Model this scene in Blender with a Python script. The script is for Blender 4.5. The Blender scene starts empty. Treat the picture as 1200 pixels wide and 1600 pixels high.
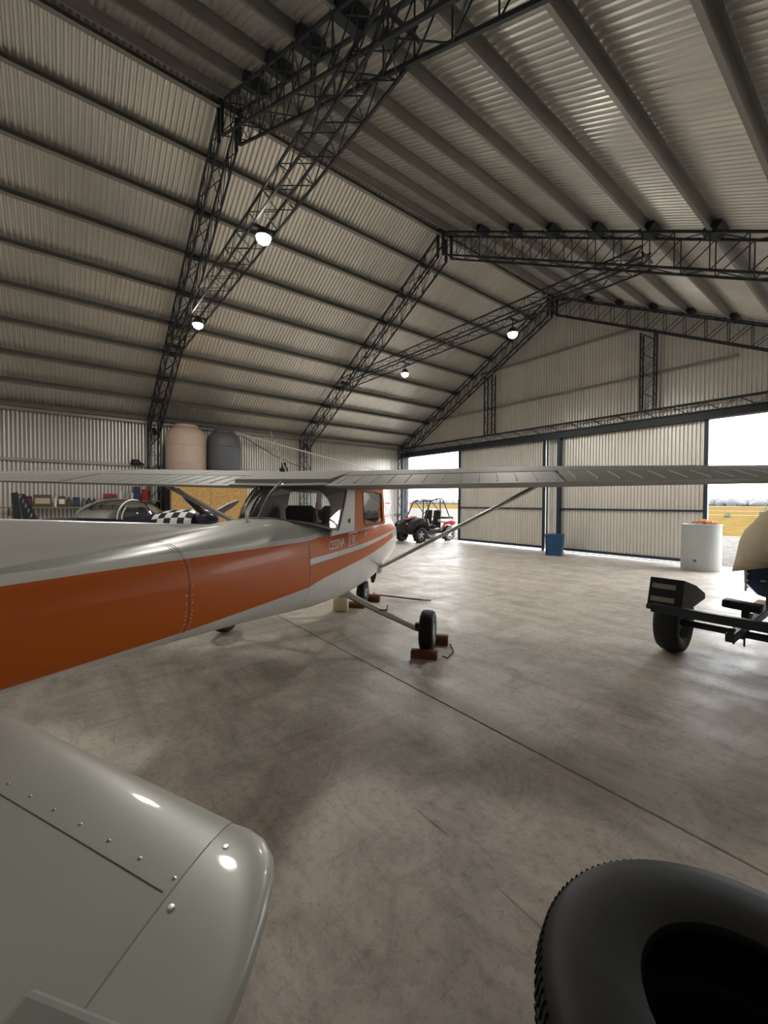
import bpy, bmesh, math, random
from math import sin, cos, pi, radians, sqrt, atan2
from mathutils import Vector, Matrix
random.seed(7)
D = bpy.data
scene = bpy.context.scene
COL = scene.collection

# ------------------------------------------------------------------ camera
H_CAM = 1.6
YAW, PITCH, ROLL, FPX = .9055, -.0223, .0036, 641.5
def setup_camera():
    cam = D.cameras.new('camera'); o = D.objects.new('camera', cam); COL.objects.link(o)
    fw = Vector((-sin(YAW), cos(YAW), 0)); rt = Vector((cos(YAW), sin(YAW), 0)); up = Vector((0, 0, 1))
    fw2 = fw*cos(PITCH)+up*sin(PITCH); up2 = up*cos(PITCH)-fw*sin(PITCH)
    rt3 = rt*cos(ROLL)+up2*sin(ROLL); up3 = up2*cos(ROLL)-rt*sin(ROLL)
    m = Matrix((rt3, up3, -fw2)).transposed().to_4x4(); m.translation = (0, 0, H_CAM)
    o.matrix_world = m
    cam.sensor_fit = 'VERTICAL'; cam.sensor_height = 24; cam.lens = FPX/1600*24
    cam.clip_start = .02; cam.clip_end = 3000
    scene.camera = o
setup_camera()

# ------------------------------------------------------------------ world, exposure
LAMP_W = 200
SKY = 10.
def setup_world():
    w = D.worlds.new('overcast_sky'); scene.world = w; w.use_nodes = True
    nt = w.node_tree; nt.nodes.clear()
    out = nt.nodes.new('ShaderNodeOutputWorld'); bg = nt.nodes.new('ShaderNodeBackground')
    tc = nt.nodes.new('ShaderNodeTexCoord'); sp = nt.nodes.new('ShaderNodeSeparateXYZ')
    nz = nt.nodes.new('ShaderNodeTexNoise'); nz.inputs['Scale'].default_value = 2.2; nz.inputs['Detail'].default_value = 4
    rp = nt.nodes.new('ShaderNodeValToRGB')
    rp.color_ramp.elements[0].position = .3; rp.color_ramp.elements[0].color = (.86, .88, .92, 1)
    rp.color_ramp.elements[1].position = .7; rp.color_ramp.elements[1].color = (1, 1, 1, 1)
    nt.links.new(tc.outputs['Generated'], nz.inputs['Vector']); nt.links.new(nz.outputs['Fac'], rp.inputs['Fac'])
    nt.links.new(rp.outputs['Color'], bg.inputs['Color']); bg.inputs['Strength'].default_value = SKY
    nt.links.new(bg.outputs[0], out.inputs[0])
setup_world()
vs = scene.view_settings
vs.view_transform = 'Standard'; vs.look = 'None'; vs.gamma = 1; vs.exposure = .3; vs.use_curve_mapping = False
scene.cycles.max_bounces = 8; scene.cycles.diffuse_bounces = 5; scene.cycles.glossy_bounces = 3; scene.cycles.use_adaptive_sampling = True; scene.cycles.adaptive_threshold = .02; scene.cycles.use_denoising = True

# ------------------------------------------------------------------ materials
MATS = {}
def mat(name, col, rough=.6, metal=0., coat=0., var=.0, scale=8., bump=0., rnd=0., detail=4., spec=.5, stretch=None):
    """principled with noise-driven colour variation, roughness variation and fine bump"""
    m = D.materials.new(name); m.use_nodes = True; nt = m.node_tree; b = nt.nodes['Principled BSDF']
    b.inputs['Roughness'].default_value = rough; b.inputs['Metallic'].default_value = metal
    b.inputs['Coat Weight'].default_value = coat; b.inputs['Coat Roughness'].default_value = .06
    b.inputs['Specular IOR Level'].default_value = spec
    c = (*col, 1)
    b.inputs['Base Color'].default_value = c
    tc = nt.nodes.new('ShaderNodeTexCoord'); src = tc.outputs['Object']
    if stretch:
        mp = nt.nodes.new('ShaderNodeMapping'); mp.inputs['Scale'].default_value = stretch
        nt.links.new(src, mp.inputs['Vector']); src = mp.outputs['Vector']
    nz = nt.nodes.new('ShaderNodeTexNoise'); nz.inputs['Scale'].default_value = scale; nz.inputs['Detail'].default_value = detail
    nt.links.new(src, nz.inputs['Vector'])
    last = None
    if var:
        mx = nt.nodes.new('ShaderNodeMix'); mx.data_type = 'RGBA'
        mx.inputs[6].default_value = tuple(x*(1-var) for x in col)+(1,)
        mx.inputs[7].default_value = tuple(min(1, x*(1+var)) for x in col)+(1,)
        nt.links.new(nz.outputs['Fac'], mx.inputs[0]); last = mx.outputs[2]
    if rnd:
        oi = nt.nodes.new('ShaderNodeObjectInfo'); mr = nt.nodes.new('ShaderNodeMapRange')
        mr.inputs[3].default_value = 1-rnd; mr.inputs[4].default_value = 1+rnd
        nt.links.new(oi.outputs['Random'], mr.inputs[0])
        vm = nt.nodes.new('ShaderNodeVectorMath'); vm.operation = 'SCALE'
        if last: nt.links.new(last, vm.inputs[0])
        else: vm.inputs[0].default_value = col
        nt.links.new(mr.outputs[0], vm.inputs['Scale']); last = vm.outputs[0]
    if last: nt.links.new(last, b.inputs['Base Color'])
    if bump:
        bp = nt.nodes.new('ShaderNodeBump'); bp.inputs['Strength'].default_value = bump; bp.inputs['Distance'].default_value = .01
        nt.links.new(nz.outputs['Fac'], bp.inputs['Height']); nt.links.new(bp.outputs[0], b.inputs['Normal'])
    MATS[name] = m
    return m
def emis(name, col, s):
    m = D.materials.new(name); m.use_nodes = True; b = m.node_tree.nodes['Principled BSDF']
    b.inputs['Base Color'].default_value = (*col, 1); b.inputs['Emission Color'].default_value = (*col, 1); b.inputs['Emission Strength'].default_value = s
    MATS[name] = m; return m
def glass(name, tint, ior=1.4):
    m = D.materials.new(name); m.use_nodes = True; nt = m.node_tree; nt.nodes.clear()
    out = nt.nodes.new('ShaderNodeOutputMaterial'); mx = nt.nodes.new('ShaderNodeMixShader')
    tr = nt.nodes.new('ShaderNodeBsdfTransparent'); gl = nt.nodes.new('ShaderNodeBsdfGlossy'); fr = nt.nodes.new('ShaderNodeFresnel')
    nz = nt.nodes.new('ShaderNodeTexNoise'); nz.inputs['Scale'].default_value = 3
    mr = nt.nodes.new('ShaderNodeMapRange'); mr.inputs[3].default_value = .01; mr.inputs[4].default_value = .06
    nt.links.new(nz.outputs['Fac'], mr.inputs[0]); nt.links.new(mr.outputs[0], gl.inputs['Roughness'])
    tr.inputs['Color'].default_value = (*tint, 1); fr.inputs['IOR'].default_value = ior
    nt.links.new(fr.outputs[0], mx.inputs[0]); nt.links.new(tr.outputs[0], mx.inputs[1]); nt.links.new(gl.outputs[0], mx.inputs[2])
    nt.links.new(mx.outputs[0], out.inputs[0]); MATS[name] = m; return m
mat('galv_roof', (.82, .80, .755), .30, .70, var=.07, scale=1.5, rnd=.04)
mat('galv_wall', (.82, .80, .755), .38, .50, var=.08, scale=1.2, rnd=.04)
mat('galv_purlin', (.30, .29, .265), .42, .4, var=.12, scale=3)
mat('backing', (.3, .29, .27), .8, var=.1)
mat('steel_dark', (.018, .026, .034), .45, var=.15, scale=6)
mat('steel_blue', (.012, .028, .06), .4, var=.15, scale=6)
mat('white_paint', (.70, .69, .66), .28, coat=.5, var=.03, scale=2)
mat('pale_grey_paint', (.42, .43, .39), .34, coat=.2, var=.04, scale=3)  # even pale grey for fuselage top, tailplane and lift struts
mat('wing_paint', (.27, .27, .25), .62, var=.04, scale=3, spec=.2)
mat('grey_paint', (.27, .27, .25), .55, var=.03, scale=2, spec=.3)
mat('orange_paint', (.58, .125, .014), .42, coat=.05, var=.05, scale=3, spec=.2)
mat('seam', (.09, .085, .08), .7, var=.2)
mat('rubber', (.008, .008, .008), .6, var=.3, scale=20, bump=.2)
mat('rubber_worn', (.009, .009, .009), .55, var=.25, scale=14, bump=.2, spec=.28)
mat('alu', (.62, .62, .60), .32, .8, var=.08, scale=10)
mat('black_plastic', (.008, .008, .009), .55, var=.2, scale=20)
mat('seat_grey', (.16, .16, .165), .8, var=.15, scale=30, bump=.2)
mat('interior', (.26, .245, .235), .8, var=.1, scale=10)
mat('chock_wood', (.14, .045, .018), .7, var=.35, scale=18, bump=.3, stretch=(1, 6, 6))
mat('can_plastic', (.72, .66, .44), .35, var=.08, scale=8)
mat('bin_blue', (.012, .065, .16), .5, var=.2, scale=10)
mat('hull_blue', (.015, .05, .12), .35, coat=.3, var=.15, scale=5)
mat('tarp', (.40, .34, .23), .8, var=.18, scale=4, bump=.5)
mat('tank_white', (.40, .425, .415), .5, var=.07, scale=5)
mat('tank_beige', (.50, .385, .31), .6, var=.06, scale=4)
mat('tank_grey', (.10, .105, .12), .55, var=.08, scale=4)
mat('plane_blue', (.008, .012, .034), .35, coat=.2, var=.1)
mat('plane_yellow', (.45, .32, .02), .4, var=.1)
mat('white_gloss', (.8, .8, .78), .3, coat=.3, var=.02)
mat('red_paint', (.35, .015, .02), .35, var=.1)
mat('wood_pale', (.5, .38, .22), .7, var=.2, scale=12, stretch=(1, 10, 10))
mat('shelf_wood', (.22, .17, .12), .8, var=.2, scale=12)
mat('orange_cloth', (.55, .2, .06), .8, var=.2, scale=20)
mat('pvc', (.72, .70, .60), .4, var=.04)
mat('green_leaf', (.016, .026, .01), .7, var=.3, scale=30)
mat('far_tree', (.060, .064, .068), .9, var=.2, scale=.4)  # distance haze put into the foliage colour as plain grey
mat('sign_white', (.7, .7, .68), .5, var=.02)
mat('text_white', (.78, .70, .64), .5)
mat('lamp_body', (.05, .05, .05), .5)
emis('lamp_lens', (1, .96, .86), 60)
glass('glass', (.90, .91, .91), 1.25); glass('glass_smoke', (.50, .51, .52), 1.22); glass('glass_clear', (.92, .94, .95)); glass('glass_thin', (.93, .95, .97), 1.12)

def concrete():
    m = D.materials.new('concrete'); m.use_nodes = True; nt = m.node_tree; b = nt.nodes['Principled BSDF']; L = nt.links
    tc = nt.nodes.new('ShaderNodeTexCoord'); geo = nt.nodes.new('ShaderNodeNewGeometry')
    P = geo.outputs['Position']
    def noise(sc, det, rough=.6, stretch=None, dist=0):
        s = P
        if stretch:
            mp = nt.nodes.new('ShaderNodeMapping'); mp.inputs['Scale'].default_value = stretch[:3]
            mp.inputs['Rotation'].default_value = (0, 0, stretch[3]); L.new(P, mp.inputs['Vector']); s = mp.outputs[0]
        n = nt.nodes.new('ShaderNodeTexNoise'); n.inputs['Scale'].default_value = sc; n.inputs['Detail'].default_value = det
        n.inputs['Roughness'].default_value = rough; n.inputs['Distortion'].default_value = dist; L.new(s, n.inputs['Vector']); return n.outputs['Fac']
    def ramp(f, a, ca, c, cc):
        r = nt.nodes.new('ShaderNodeValToRGB'); e = r.color_ramp.elements
        e[0].position = a; e[0].color = (*ca, 1); e[1].position = c; e[1].color = (*cc, 1); L.new(f, r.inputs[0]); return r.outputs[0]
    def mul(a, b_, f=1.):
        x = nt.nodes.new('ShaderNodeMix'); x.data_type = 'RGBA'; x.blend_type = 'MULTIPLY'; x.inputs[0].default_value = f
        L.new(a, x.inputs[6]); L.new(b_, x.inputs[7]); return x.outputs[2]
    base = ramp(noise(.7, 6), .3, (.50, .45, .39), .72, (.68, .625, .55))
    c = mul(base, ramp(noise(2.6, 9, .72, None, .8), .36, (.56, .54, .52), .55, (1, 1, 1)), .62)
    c = mul(c, ramp(noise(2.0, 7, .68, (.3, 2.0, 1, .25), .5), .38, (.55, .53, .51), .53, (1, 1, 1)), .42)
    c = mul(c, ramp(noise(2.2, 7, .68, (2.2, .3, 1, .2), .7), .34, (.6, .58, .56), .47, (1, 1, 1)), .40)
    c = mul(c, ramp(noise(22, 6, .7), .32, (.60, .58, .56), .5, (1, 1, 1)), .65)
    c = mul(c, ramp(noise(90, 3, .6), .30, (.55, .53, .50), .42, (1, 1, 1)), .6)
    c = mul(c, ramp(noise(5.0, 3, .55, (.22, 3.4, 1, -.7), 2.2), .24, (.36, .34, .32), .30, (1, 1, 1)), .75)
    c = mul(c, ramp(noise(4.0, 3, .55, (3.2, .25, 1, .35), 2.0), .24, (.40, .38, .36), .29, (1, 1, 1)), .7)
    L.new(c, b.inputs['Base Color'])
    r = nt.nodes.new('ShaderNodeMapRange'); r.inputs[1].default_value = .3; r.inputs[2].default_value = .7; r.inputs[3].default_value = .38; r.inputs[4].default_value = .66
    L.new(noise(2.0, 6, .65), r.inputs[0]); L.new(r.outputs[0], b.inputs['Roughness'])
    bp = nt.nodes.new('ShaderNodeBump'); bp.inputs['Strength'].default_value = .45; bp.inputs['Distance'].default_value = .006
    L.new(noise(16, 9, .75), bp.inputs['Height']); L.new(bp.outputs[0], b.inputs['Normal'])
    MATS['concrete'] = m
concrete()
def speckle(name, ca, cb, sc, rough=.9, stretch=None, bump=.6, spec=.0):
    m = D.materials.new(name); m.use_nodes = True; nt = m.node_tree; b = nt.nodes['Principled BSDF']; L = nt.links
    geo = nt.nodes.new('ShaderNodeNewGeometry'); s = geo.outputs['Position']
    if stretch:
        mp = nt.nodes.new('ShaderNodeMapping'); mp.inputs['Scale'].default_value = stretch; L.new(s, mp.inputs[0]); s = mp.outputs[0]
    n = nt.nodes.new('ShaderNodeTexNoise'); n.inputs['Scale'].default_value = sc; n.inputs['Detail'].default_value = 8; n.inputs['Roughness'].default_value = .75; L.new(s, n.inputs['Vector'])
    r = nt.nodes.new('ShaderNodeValToRGB'); e = r.color_ramp.elements; e[0].position = .35; e[0].color = (*ca, 1); e[1].position = .62; e[1].color = (*cb, 1)
    L.new(n.outputs['Fac'], r.inputs[0]); L.new(r.outputs[0], b.inputs['Base Color']); b.inputs['Roughness'].default_value = rough; b.inputs['Specular IOR Level'].default_value = spec
    bp = nt.nodes.new('ShaderNodeBump'); bp.inputs['Strength'].default_value = bump; bp.inputs['Distance'].default_value = .03
    L.new(n.outputs['Fac'], bp.inputs['Height']); L.new(bp.outputs[0], b.inputs['Normal']); MATS[name] = m
speckle('gravel', (.060, .056, .050), (.105, .10, .094), 3.0)
speckle('dry_grass', (.040, .027, .0085), (.085, .061, .022), .7)
speckle('osb', (.36, .20, .075), (.62, .40, .17), 22., .7, (1, 1, .5), .3)

# ------------------------------------------------------------------ mesh helpers
class MB:
    def __init__(s): s.v = []; s.f = []; s.mi = []; s.k = 0
    def add(s, vs_, fs, mi=None):
        o = len(s.v); s.v += [tuple(v) for v in vs_]; s.f += [tuple(i+o for i in f) for f in fs]; s.mi += [s.k if mi is None else mi]*len(fs); return s
    def box(s, c, d, rot=None, bev=0.):
        x, y, z = d[0]/2, d[1]/2, d[2]/2; c = Vector(c)
        if bev > 0:
            b = min(bev, x*.95, y*.95, z*.95); vs_ = []
            for sx in (-1, 1):
                for sy in (-1, 1):
                    for sz in (-1, 1):
                        vs_ += [(sx*x, sy*(y-b), sz*(z-b)), (sx*(x-b), sy*y, sz*(z-b)), (sx*(x-b), sy*(y-b), sz*z)]
            I = lambda a, b_, c_, k: ((a > 0)*4+(b_ > 0)*2+(c_ > 0))*3+k
            fs = []
            for q in (-1, 1):
                fs.append([I(q, -1, -1, 0), I(q, 1, -1, 0), I(q, 1, 1, 0), I(q, -1, 1, 0)][::q])
                fs.append([I(-1, q, -1, 1), I(-1, q, 1, 1), I(1, q, 1, 1), I(1, q, -1, 1)][::q])
                fs.append([I(-1, -1, q, 2), I(1, -1, q, 2), I(1, 1, q, 2), I(-1, 1, q, 2)][::q])
            for a in (-1, 1):
                for b_ in (-1, 1):
                    fs.append([I(a, b_, -1, 0), I(a, b_, 1, 0), I(a, b_, 1, 1), I(a, b_, -1, 1)][::-a*b_])
                    fs.append([I(a, -1, b_, 0), I(a, 1, b_, 0), I(a, 1, b_, 2), I(a, -1, b_, 2)][::a*b_])
                    fs.append([I(-1, a, b_, 1), I(1, a, b_, 1), I(1, a, b_, 2), I(-1, a, b_, 2)][::-a*b_])
                    for c_ in (-1, 1):
                        fs.append([I(a, b_, c_, 0), I(a, b_, c_, 1), I(a, b_, c_, 2)][::a*b_*c_])
        else:
            vs_ = [(a*x, b*y, e*z) for a in (-1, 1) for b in (-1, 1) for e in (-1, 1)]
            fs = [(0, 1, 3, 2), (4, 6, 7, 5), (0, 4, 5, 1), (2, 3, 7, 6), (0, 2, 6, 4), (1, 5, 7, 3)]
        R = rot if rot is not None else Matrix.Identity(3)
        return s.add([R @ Vector(v)+c for v in vs_], fs)
    def tube(s, p0, p1, r0, r1=None, n=10, cap=True):
        p0, p1 = Vector(p0), Vector(p1); r1 = r0 if r1 is None else r1
        d = (p1-p0).normalized(); a = d.orthogonal().normalized(); b = d.cross(a)
        vs_ = []
        for p, r in ((p0, r0), (p1, r1)):
            vs_ += [p+(a*cos(2*pi*i/n)+b*sin(2*pi*i/n))*r for i in range(n)]
        fs = [(i, (i+1) % n, n+(i+1) % n, n+i) for i in range(n)]
        if cap: fs += [tuple(range(n))[::-1], tuple(range(n, 2*n))]
        return s.add(vs_, fs)
    def path(s, pts, r, n=8, closed=False, flat=1.):
        pts = [Vector(p) for p in pts]; N = len(pts); prev = None; vs_ = []
        for i, p in enumerate(pts):
            a = pts[(i-1) % N] if closed or i else pts[0]; b = pts[(i+1) % N] if closed or i < N-1 else pts[-1]
            t = (b-a).normalized()
            if prev is None: u = t.orthogonal().normalized()
            else: u = (prev-t*prev.dot(t)).normalized()
            prev = u; w = t.cross(u); rr = r(i/(N-1)) if callable(r) else r
            vs_ += [p+(u*cos(2*pi*k/n)+w*sin(2*pi*k/n)*flat)*rr for k in range(n)]
        fs = []
        for i in range(N if closed else N-1):
            j = (i+1) % N
            fs += [(i*n+k, i*n+(k+1) % n, j*n+(k+1) % n, j*n+k) for k in range(n)]
        if not closed: fs += [tuple(range(n))[::-1], tuple(range((N-1)*n, N*n))]
        return s.add(vs_, fs)
    def lathe(s, prof, axis='z', c=(0, 0, 0), n=32, rot=None):
        c = Vector(c); vs_ = []
        for r, h in prof:
            for k in range(n):
                a = 2*pi*k/n
                v = {'z': Vector((r*cos(a), r*sin(a), h)), 'y': Vector((r*sin(a), h, r*cos(a))), 'x': Vector((h, r*cos(a), r*sin(a)))}[axis]
                if rot is not None: v = rot @ v
                vs_.append(v+c)
        m = len(prof); fs = []
        for i in range(m-1):
            fs += [(i*n+k, i*n+(k+1) % n, (i+1)*n+(k+1) % n, (i+1)*n+k) for k in range(n)]
        return s.add(vs_, fs)
    def loft(s, rings, closed=True, capa=False, capb=False, mi=None):
        n = len(rings[0]); vs_ = [v for r in rings for v in r]; fs = []
        for i in range(len(rings)-1):
            for k in range(n if closed else n-1):
                fs.append((i*n+k, i*n+(k+1) % n, (i+1)*n+(k+1) % n, (i+1)*n+k))
        if capa: fs.append(tuple(range(n))[::-1])
        if capb: fs.append(tuple(range((len(rings)-1)*n, len(rings)*n)))
        return s.add(vs_, fs, mi)
    def prism(s, poly, axis, a, b):
        """poly: 2D points; axis: normal axis ('x','y','z'), from a to b"""
        def P(p, h): return {'x': (h, p[0], p[1]), 'y': (p[0], h, p[1]), 'z': (p[0], p[1], h)}[axis]
        n = len(poly); vs_ = [P(p, a) for p in poly]+[P(p, b) for p in poly]
        fs = [tuple(range(n))[::-1], tuple(range(n, 2*n))]+[(i, (i+1) % n, n+(i+1) % n, n+i) for i in range(n)]
        return s.add(vs_, fs)
    def mesh(s, name, mats, smooth=False, fix=True):
        me = D.meshes.new(name); me.from_pydata(s.v, [], s.f); me.validate()
        for m in (mats if isinstance(mats, (list, tuple)) else [mats]): me.materials.append(MATS[m])
        if len(me.polygons) == len(s.mi): me.polygons.foreach_set('material_index', s.mi)
        if fix:
            bm = bmesh.new(); bm.from_mesh(me); bmesh.ops.recalc_face_normals(bm, faces=bm.faces); bm.to_mesh(me); bm.free()
        if smooth:
            me.polygons.foreach_set('use_smooth', [True]*len(me.polygons))
            me.set_sharp_from_angle(angle=radians(smooth if smooth is not True else 38))
        me.update(); return me
    def build(s, name, mats, parent=None, smooth=False, fix=True, loc=None):
        o = D.objects.new(name, s.mesh(name, mats, smooth, fix)); COL.objects.link(o)
        if parent is not None: o.parent = parent
        if loc is not None: o.location = loc
        return o
def obj(name, me, parent=None, m=None):
    o = D.objects.new(name, me); COL.objects.link(o)
    if parent is not None: o.parent = parent
    if m is not None: o.matrix_basis = m
    return o
def empty(name, loc=(0, 0, 0), rz=0.):
    o = D.objects.new(name, None); COL.objects.link(o); o.location = loc; o.rotation_euler = (0, 0, rz); o.empty_display_size = .1; return o
def tag(o, label=None, cat=None, group=None, kind=None):
    if label: o['label'] = label
    if cat: o['category'] = cat
    if group: o['group'] = group
    if kind: o['kind'] = kind
    return o
def struct(o, label=None): return tag(o, label, None, None, 'structure')
def rotz(a): return Matrix.Rotation(a, 3, 'Z')

# ------------------------------------------------------------------ building constants
XL, XR, XK = -15.1, .92, -7.354
ZE, ZK = 4.186, 8.396
Y0, YB = 13.12, -5.2                      # far gable cladding, rear gable
FRAMES = (2.344, 7.69, 12.80)
tL = Vector((XK-XL, 0, ZK-ZE)); LL = tL.length; tL.normalize(); nL = Vector((-tL.z, 0, tL.x))
tR = Vector((XR-XK, 0, ZE-ZK)); LR = tR.length; tR.normalize(); nR = Vector((-tR.z, 0, tR.x))
PITCHC = .092
CORR = ((0, 1), (.26, 1), (.46, -1), (.80, -1))      # trapezoid: fraction of pitch, side
AMP = .021
def corr_pts(w, x0=0.):
    n = max(1, int(round(w/PITCHC))); return [(x0+(k+f)*w/n, AMP*s_) for k in range(n) for f, s_ in CORR]+[(x0+w, AMP)]
def corr_mesh(name, length, matname, n=12, lenseg=1):
    """one corrugated sheet: width along +x (n pitches), length along +y, waves in z"""
    b = MB(); pts = corr_pts(n*PITCHC); W = len(pts)-1
    for j in range(lenseg+1):
        for x, z in pts: b.v.append((x, j*length/lenseg, z))
    for j in range(lenseg):
        for i in range(W):
            a = j*(W+1)+i; b.f.append((a, a+1, a+W+2, a+W+1)); b.mi.append(0)
    return b.mesh(name, matname, fix=False)
def frame_matrix(o, ex, ey, ez):
    m = Matrix((ex, ey, ez)).transposed().to_4x4(); m.translation = o; return m

# ---- floor: slabs over a dark sub-base
fb = MB(); fb.box(((XL+XR)/2-.05, (YB+Y0)/2, -.13), (XR-XL+.3, Y0-YB, .06))
floor = struct(fb.build('floor', 'seam'), 'worn grey concrete hangar floor cast in large slabs')
ys = [YB, -2.95, 2.385, 7.69, 13.3]; xs = [XL-.15, -10.2, -4.85, XR+.05]
for i in range(4):
    for j in range(3):
        g = .006
        b = MB(); x0, x1, y0, y1 = xs[j]+g*.5, xs[j+1]-g*.5, ys[i]+g, ys[i+1]-g
        b.box(((x0+x1)/2, (y0+y1)/2, -.05), (x1-x0, y1-y0, .1), bev=.004)
        b.build('floor_slab', 'concrete', floor)

# ---- roof slopes
def slope(name, eave, t, n, L, label, side):
    """t: unit vector up or down the slope from 'eave', n: outward normal"""
    off = .155
    b = MB(); p0 = eave+n*(off+.06)-t*.25; p1 = eave+n*(off+.06)+t*(L+.02)
    q0, q1 = p0+n*.02, p1+n*.02
    vs_ = []
    for y in (YB-.1, Y0+.15):
        for p in (p0, p1, q1, q0): vs_.append((p.x, y, p.z))
    b.add(vs_, [(0, 1, 2, 3), (7, 6, 5, 4), (0, 4, 5, 1), (1, 5, 6, 2), (2, 6, 7, 3), (3, 7, 4, 0)])
    c = struct(b.build(name, 'backing'), label)  # slab added above the sheets to keep daylight from leaking in
    me = corr_mesh('roof_sheet', L+.25, 'galv_roof', lenseg=3)
    ex = Vector((0, 1, 0)); w = 12*PITCHC; N = int((Y0-YB)/w)+1
    for k in range(N):
        o = eave+n*(off+.022*(1+.12*(k % 2)))-t*.22; o = Vector((o.x, Y0+.1-(k+1)*w, o.z))
        obj('roof_sheet', me, c, frame_matrix(o, ex, t, n if ex.cross(t).dot(n) > 0 else n))
    return c
ceil_l = slope('ceiling_left', Vector((XL, 0, ZE)), tL, nL, LL, 'left roof slope of corrugated galvanised sheets above the tanks', 0)
ceil_r = slope('ceiling_right', Vector((XR, 0, ZE)), -tR, nR, LR, 'right roof slope of corrugated galvanised sheets overhead', 1)
def purlin_mesh(length, h=.145, w=.06, t=.004):
    b = MB()   # C section: x across slope, y along building, z normal
    b.box((0, length/2, h/2), (t, length, h)); b.box((w/2, length/2, t/2), (w, length, t)); b.box((w/2, length/2, h-t/2), (w, length, t))
    b.box((w-t/2, length/2, .012), (t, length, .018))
    return b.mesh('purlin', 'galv_purlin')
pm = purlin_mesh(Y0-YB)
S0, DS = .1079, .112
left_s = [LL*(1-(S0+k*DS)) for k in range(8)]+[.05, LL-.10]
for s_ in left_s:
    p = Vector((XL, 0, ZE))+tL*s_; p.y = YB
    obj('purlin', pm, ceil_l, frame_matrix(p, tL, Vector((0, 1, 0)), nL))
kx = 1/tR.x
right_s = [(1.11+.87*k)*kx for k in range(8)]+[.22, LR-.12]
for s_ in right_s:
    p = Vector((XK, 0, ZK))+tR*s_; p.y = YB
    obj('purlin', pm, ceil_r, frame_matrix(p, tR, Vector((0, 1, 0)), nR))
b = MB(); b.box((XK, (Y0+YB)/2, ZK+.16), (.35, Y0-YB, .012), Matrix.Rotation(0, 3, 'Y')); b.build('ridge_cap', 'galv_purlin', ceil_l)

# ---- left wall and right wall, rear wall
def side_wall(name, x, label, inward, y0, y1, ztop):
    b = MB(); b.box((x-inward*.09, (y0+y1)/2, ztop/2), (.03, y1-y0, ztop))
    c = struct(b.build(name, 'backing'), label)  # added light-blocking slab; the sheets are its children
    me = corr_mesh('wall_sheet', ztop, 'galv_wall')
    w = 12*PITCHC; N = int((y1-y0)/w)+1
    for k in range(N):
        o = Vector((x-inward*(.06-.001*(k % 2)), y1-(k+1)*w, 0))
        obj('wall_sheet', me, c, frame_matrix(o, Vector((0, 1, 0)), Vector((0, 0, 1)), Vector((1, 0, 0))))
    return c
wl = side_wall('wall_left', XL-.12, 'left side wall of corrugated galvanised sheets behind the shelves', 1, YB, Y0, 4.32)
wr = side_wall('wall_right', XR+.12, 'right side wall of corrugated galvanised sheets', -1, YB, Y0, 4.32)
for z in (1.05, 2.77):
    b = MB(); b.box((XL-.12, (Y0+YB)/2, z), (.06, Y0-YB, .075)); b.build('girt', 'galv_purlin', wl)
b = MB(); b.box((XL-.08, (Y0+YB)/2, ZE-.02), (.10, Y0-YB, .10)); b.build('eave_beam', 'galv_purlin', wl)

# ---- gable walls
def roof_z(x):
    return ZE+(x-XL)/(XK-XL)*(ZK-ZE) if x < XK else ZK+(x-XK)/(XR-XK)*(ZE-ZK)
ZH = 3.73
def gable(name, y, label, zlow, inward):
    b = MB()
    xs_ = [XL-.14, XK, XR+.14]
    poly = [(xs_[0], zlow), (xs_[2], zlow), (xs_[2], ZE+.1), (XK, ZK+.26), (xs_[0], ZE+.1)]
    b.prism(poly, 'y', y+.05*inward, y+.08*inward)
    c = struct(b.build(name, 'backing'), label)  # slab added behind the gable sheets against light leaks
    w = 12*PITCHC; seg = 6; k = 0; x = xs_[0]
    while x < xs_[2]:
        bb = MB(); n = 0; prev = None
        x1 = min(x+w, xs_[2])
        for i, (xx, yy) in enumerate(corr_pts(x1-x, x)):
            yy += y+.018*inward*(1+.1*(k % 2))
            bb.v += [(xx, yy, zlow), (xx, yy, roof_z(xx)+.18)]
            if i: bb.f.append((2*i-2, 2*i, 2*i+1, 2*i-1)); bb.mi.append(0)
        bb.build('wall_sheet', 'galv_wall', c, fix=False)
        x += w; k += 1
    return c
wf = gable('wall_far', Y0-.05, 'far gable wall of corrugated sheets above the sliding doors', ZH+.05, 1)
wb = gable('wall_back', YB+.05, 'rear gable wall behind the viewer', 0., -1)
# cladding strips beside the door opening and between the leaves
for x0, x1 in ((XL-.14, -14.82), (.08, XR+.14), (-7.72, -7.02)):
    b = MB()
    for i, (xx, yy) in enumerate(corr_pts(x1-x0, x0)):
        yy += Y0+.02
        b.v += [(xx, yy, 0), (xx, yy, ZH+.1)]
        if i: b.f.append((2*i-2, 2*i, 2*i+1, 2*i-1)); b.mi.append(0)
    b.build('wall_sheet', 'galv_wall', wf, fix=False)
for z, xa, xb in ((5.23, -13.1, -2.6), (6.64, -10.45, -4.85)):
    b = MB(); b.box(((xa+xb)/2, 12.98, z), (xb-xa, .06, .07)); b.build('girt', 'galv_purlin', wf)

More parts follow.
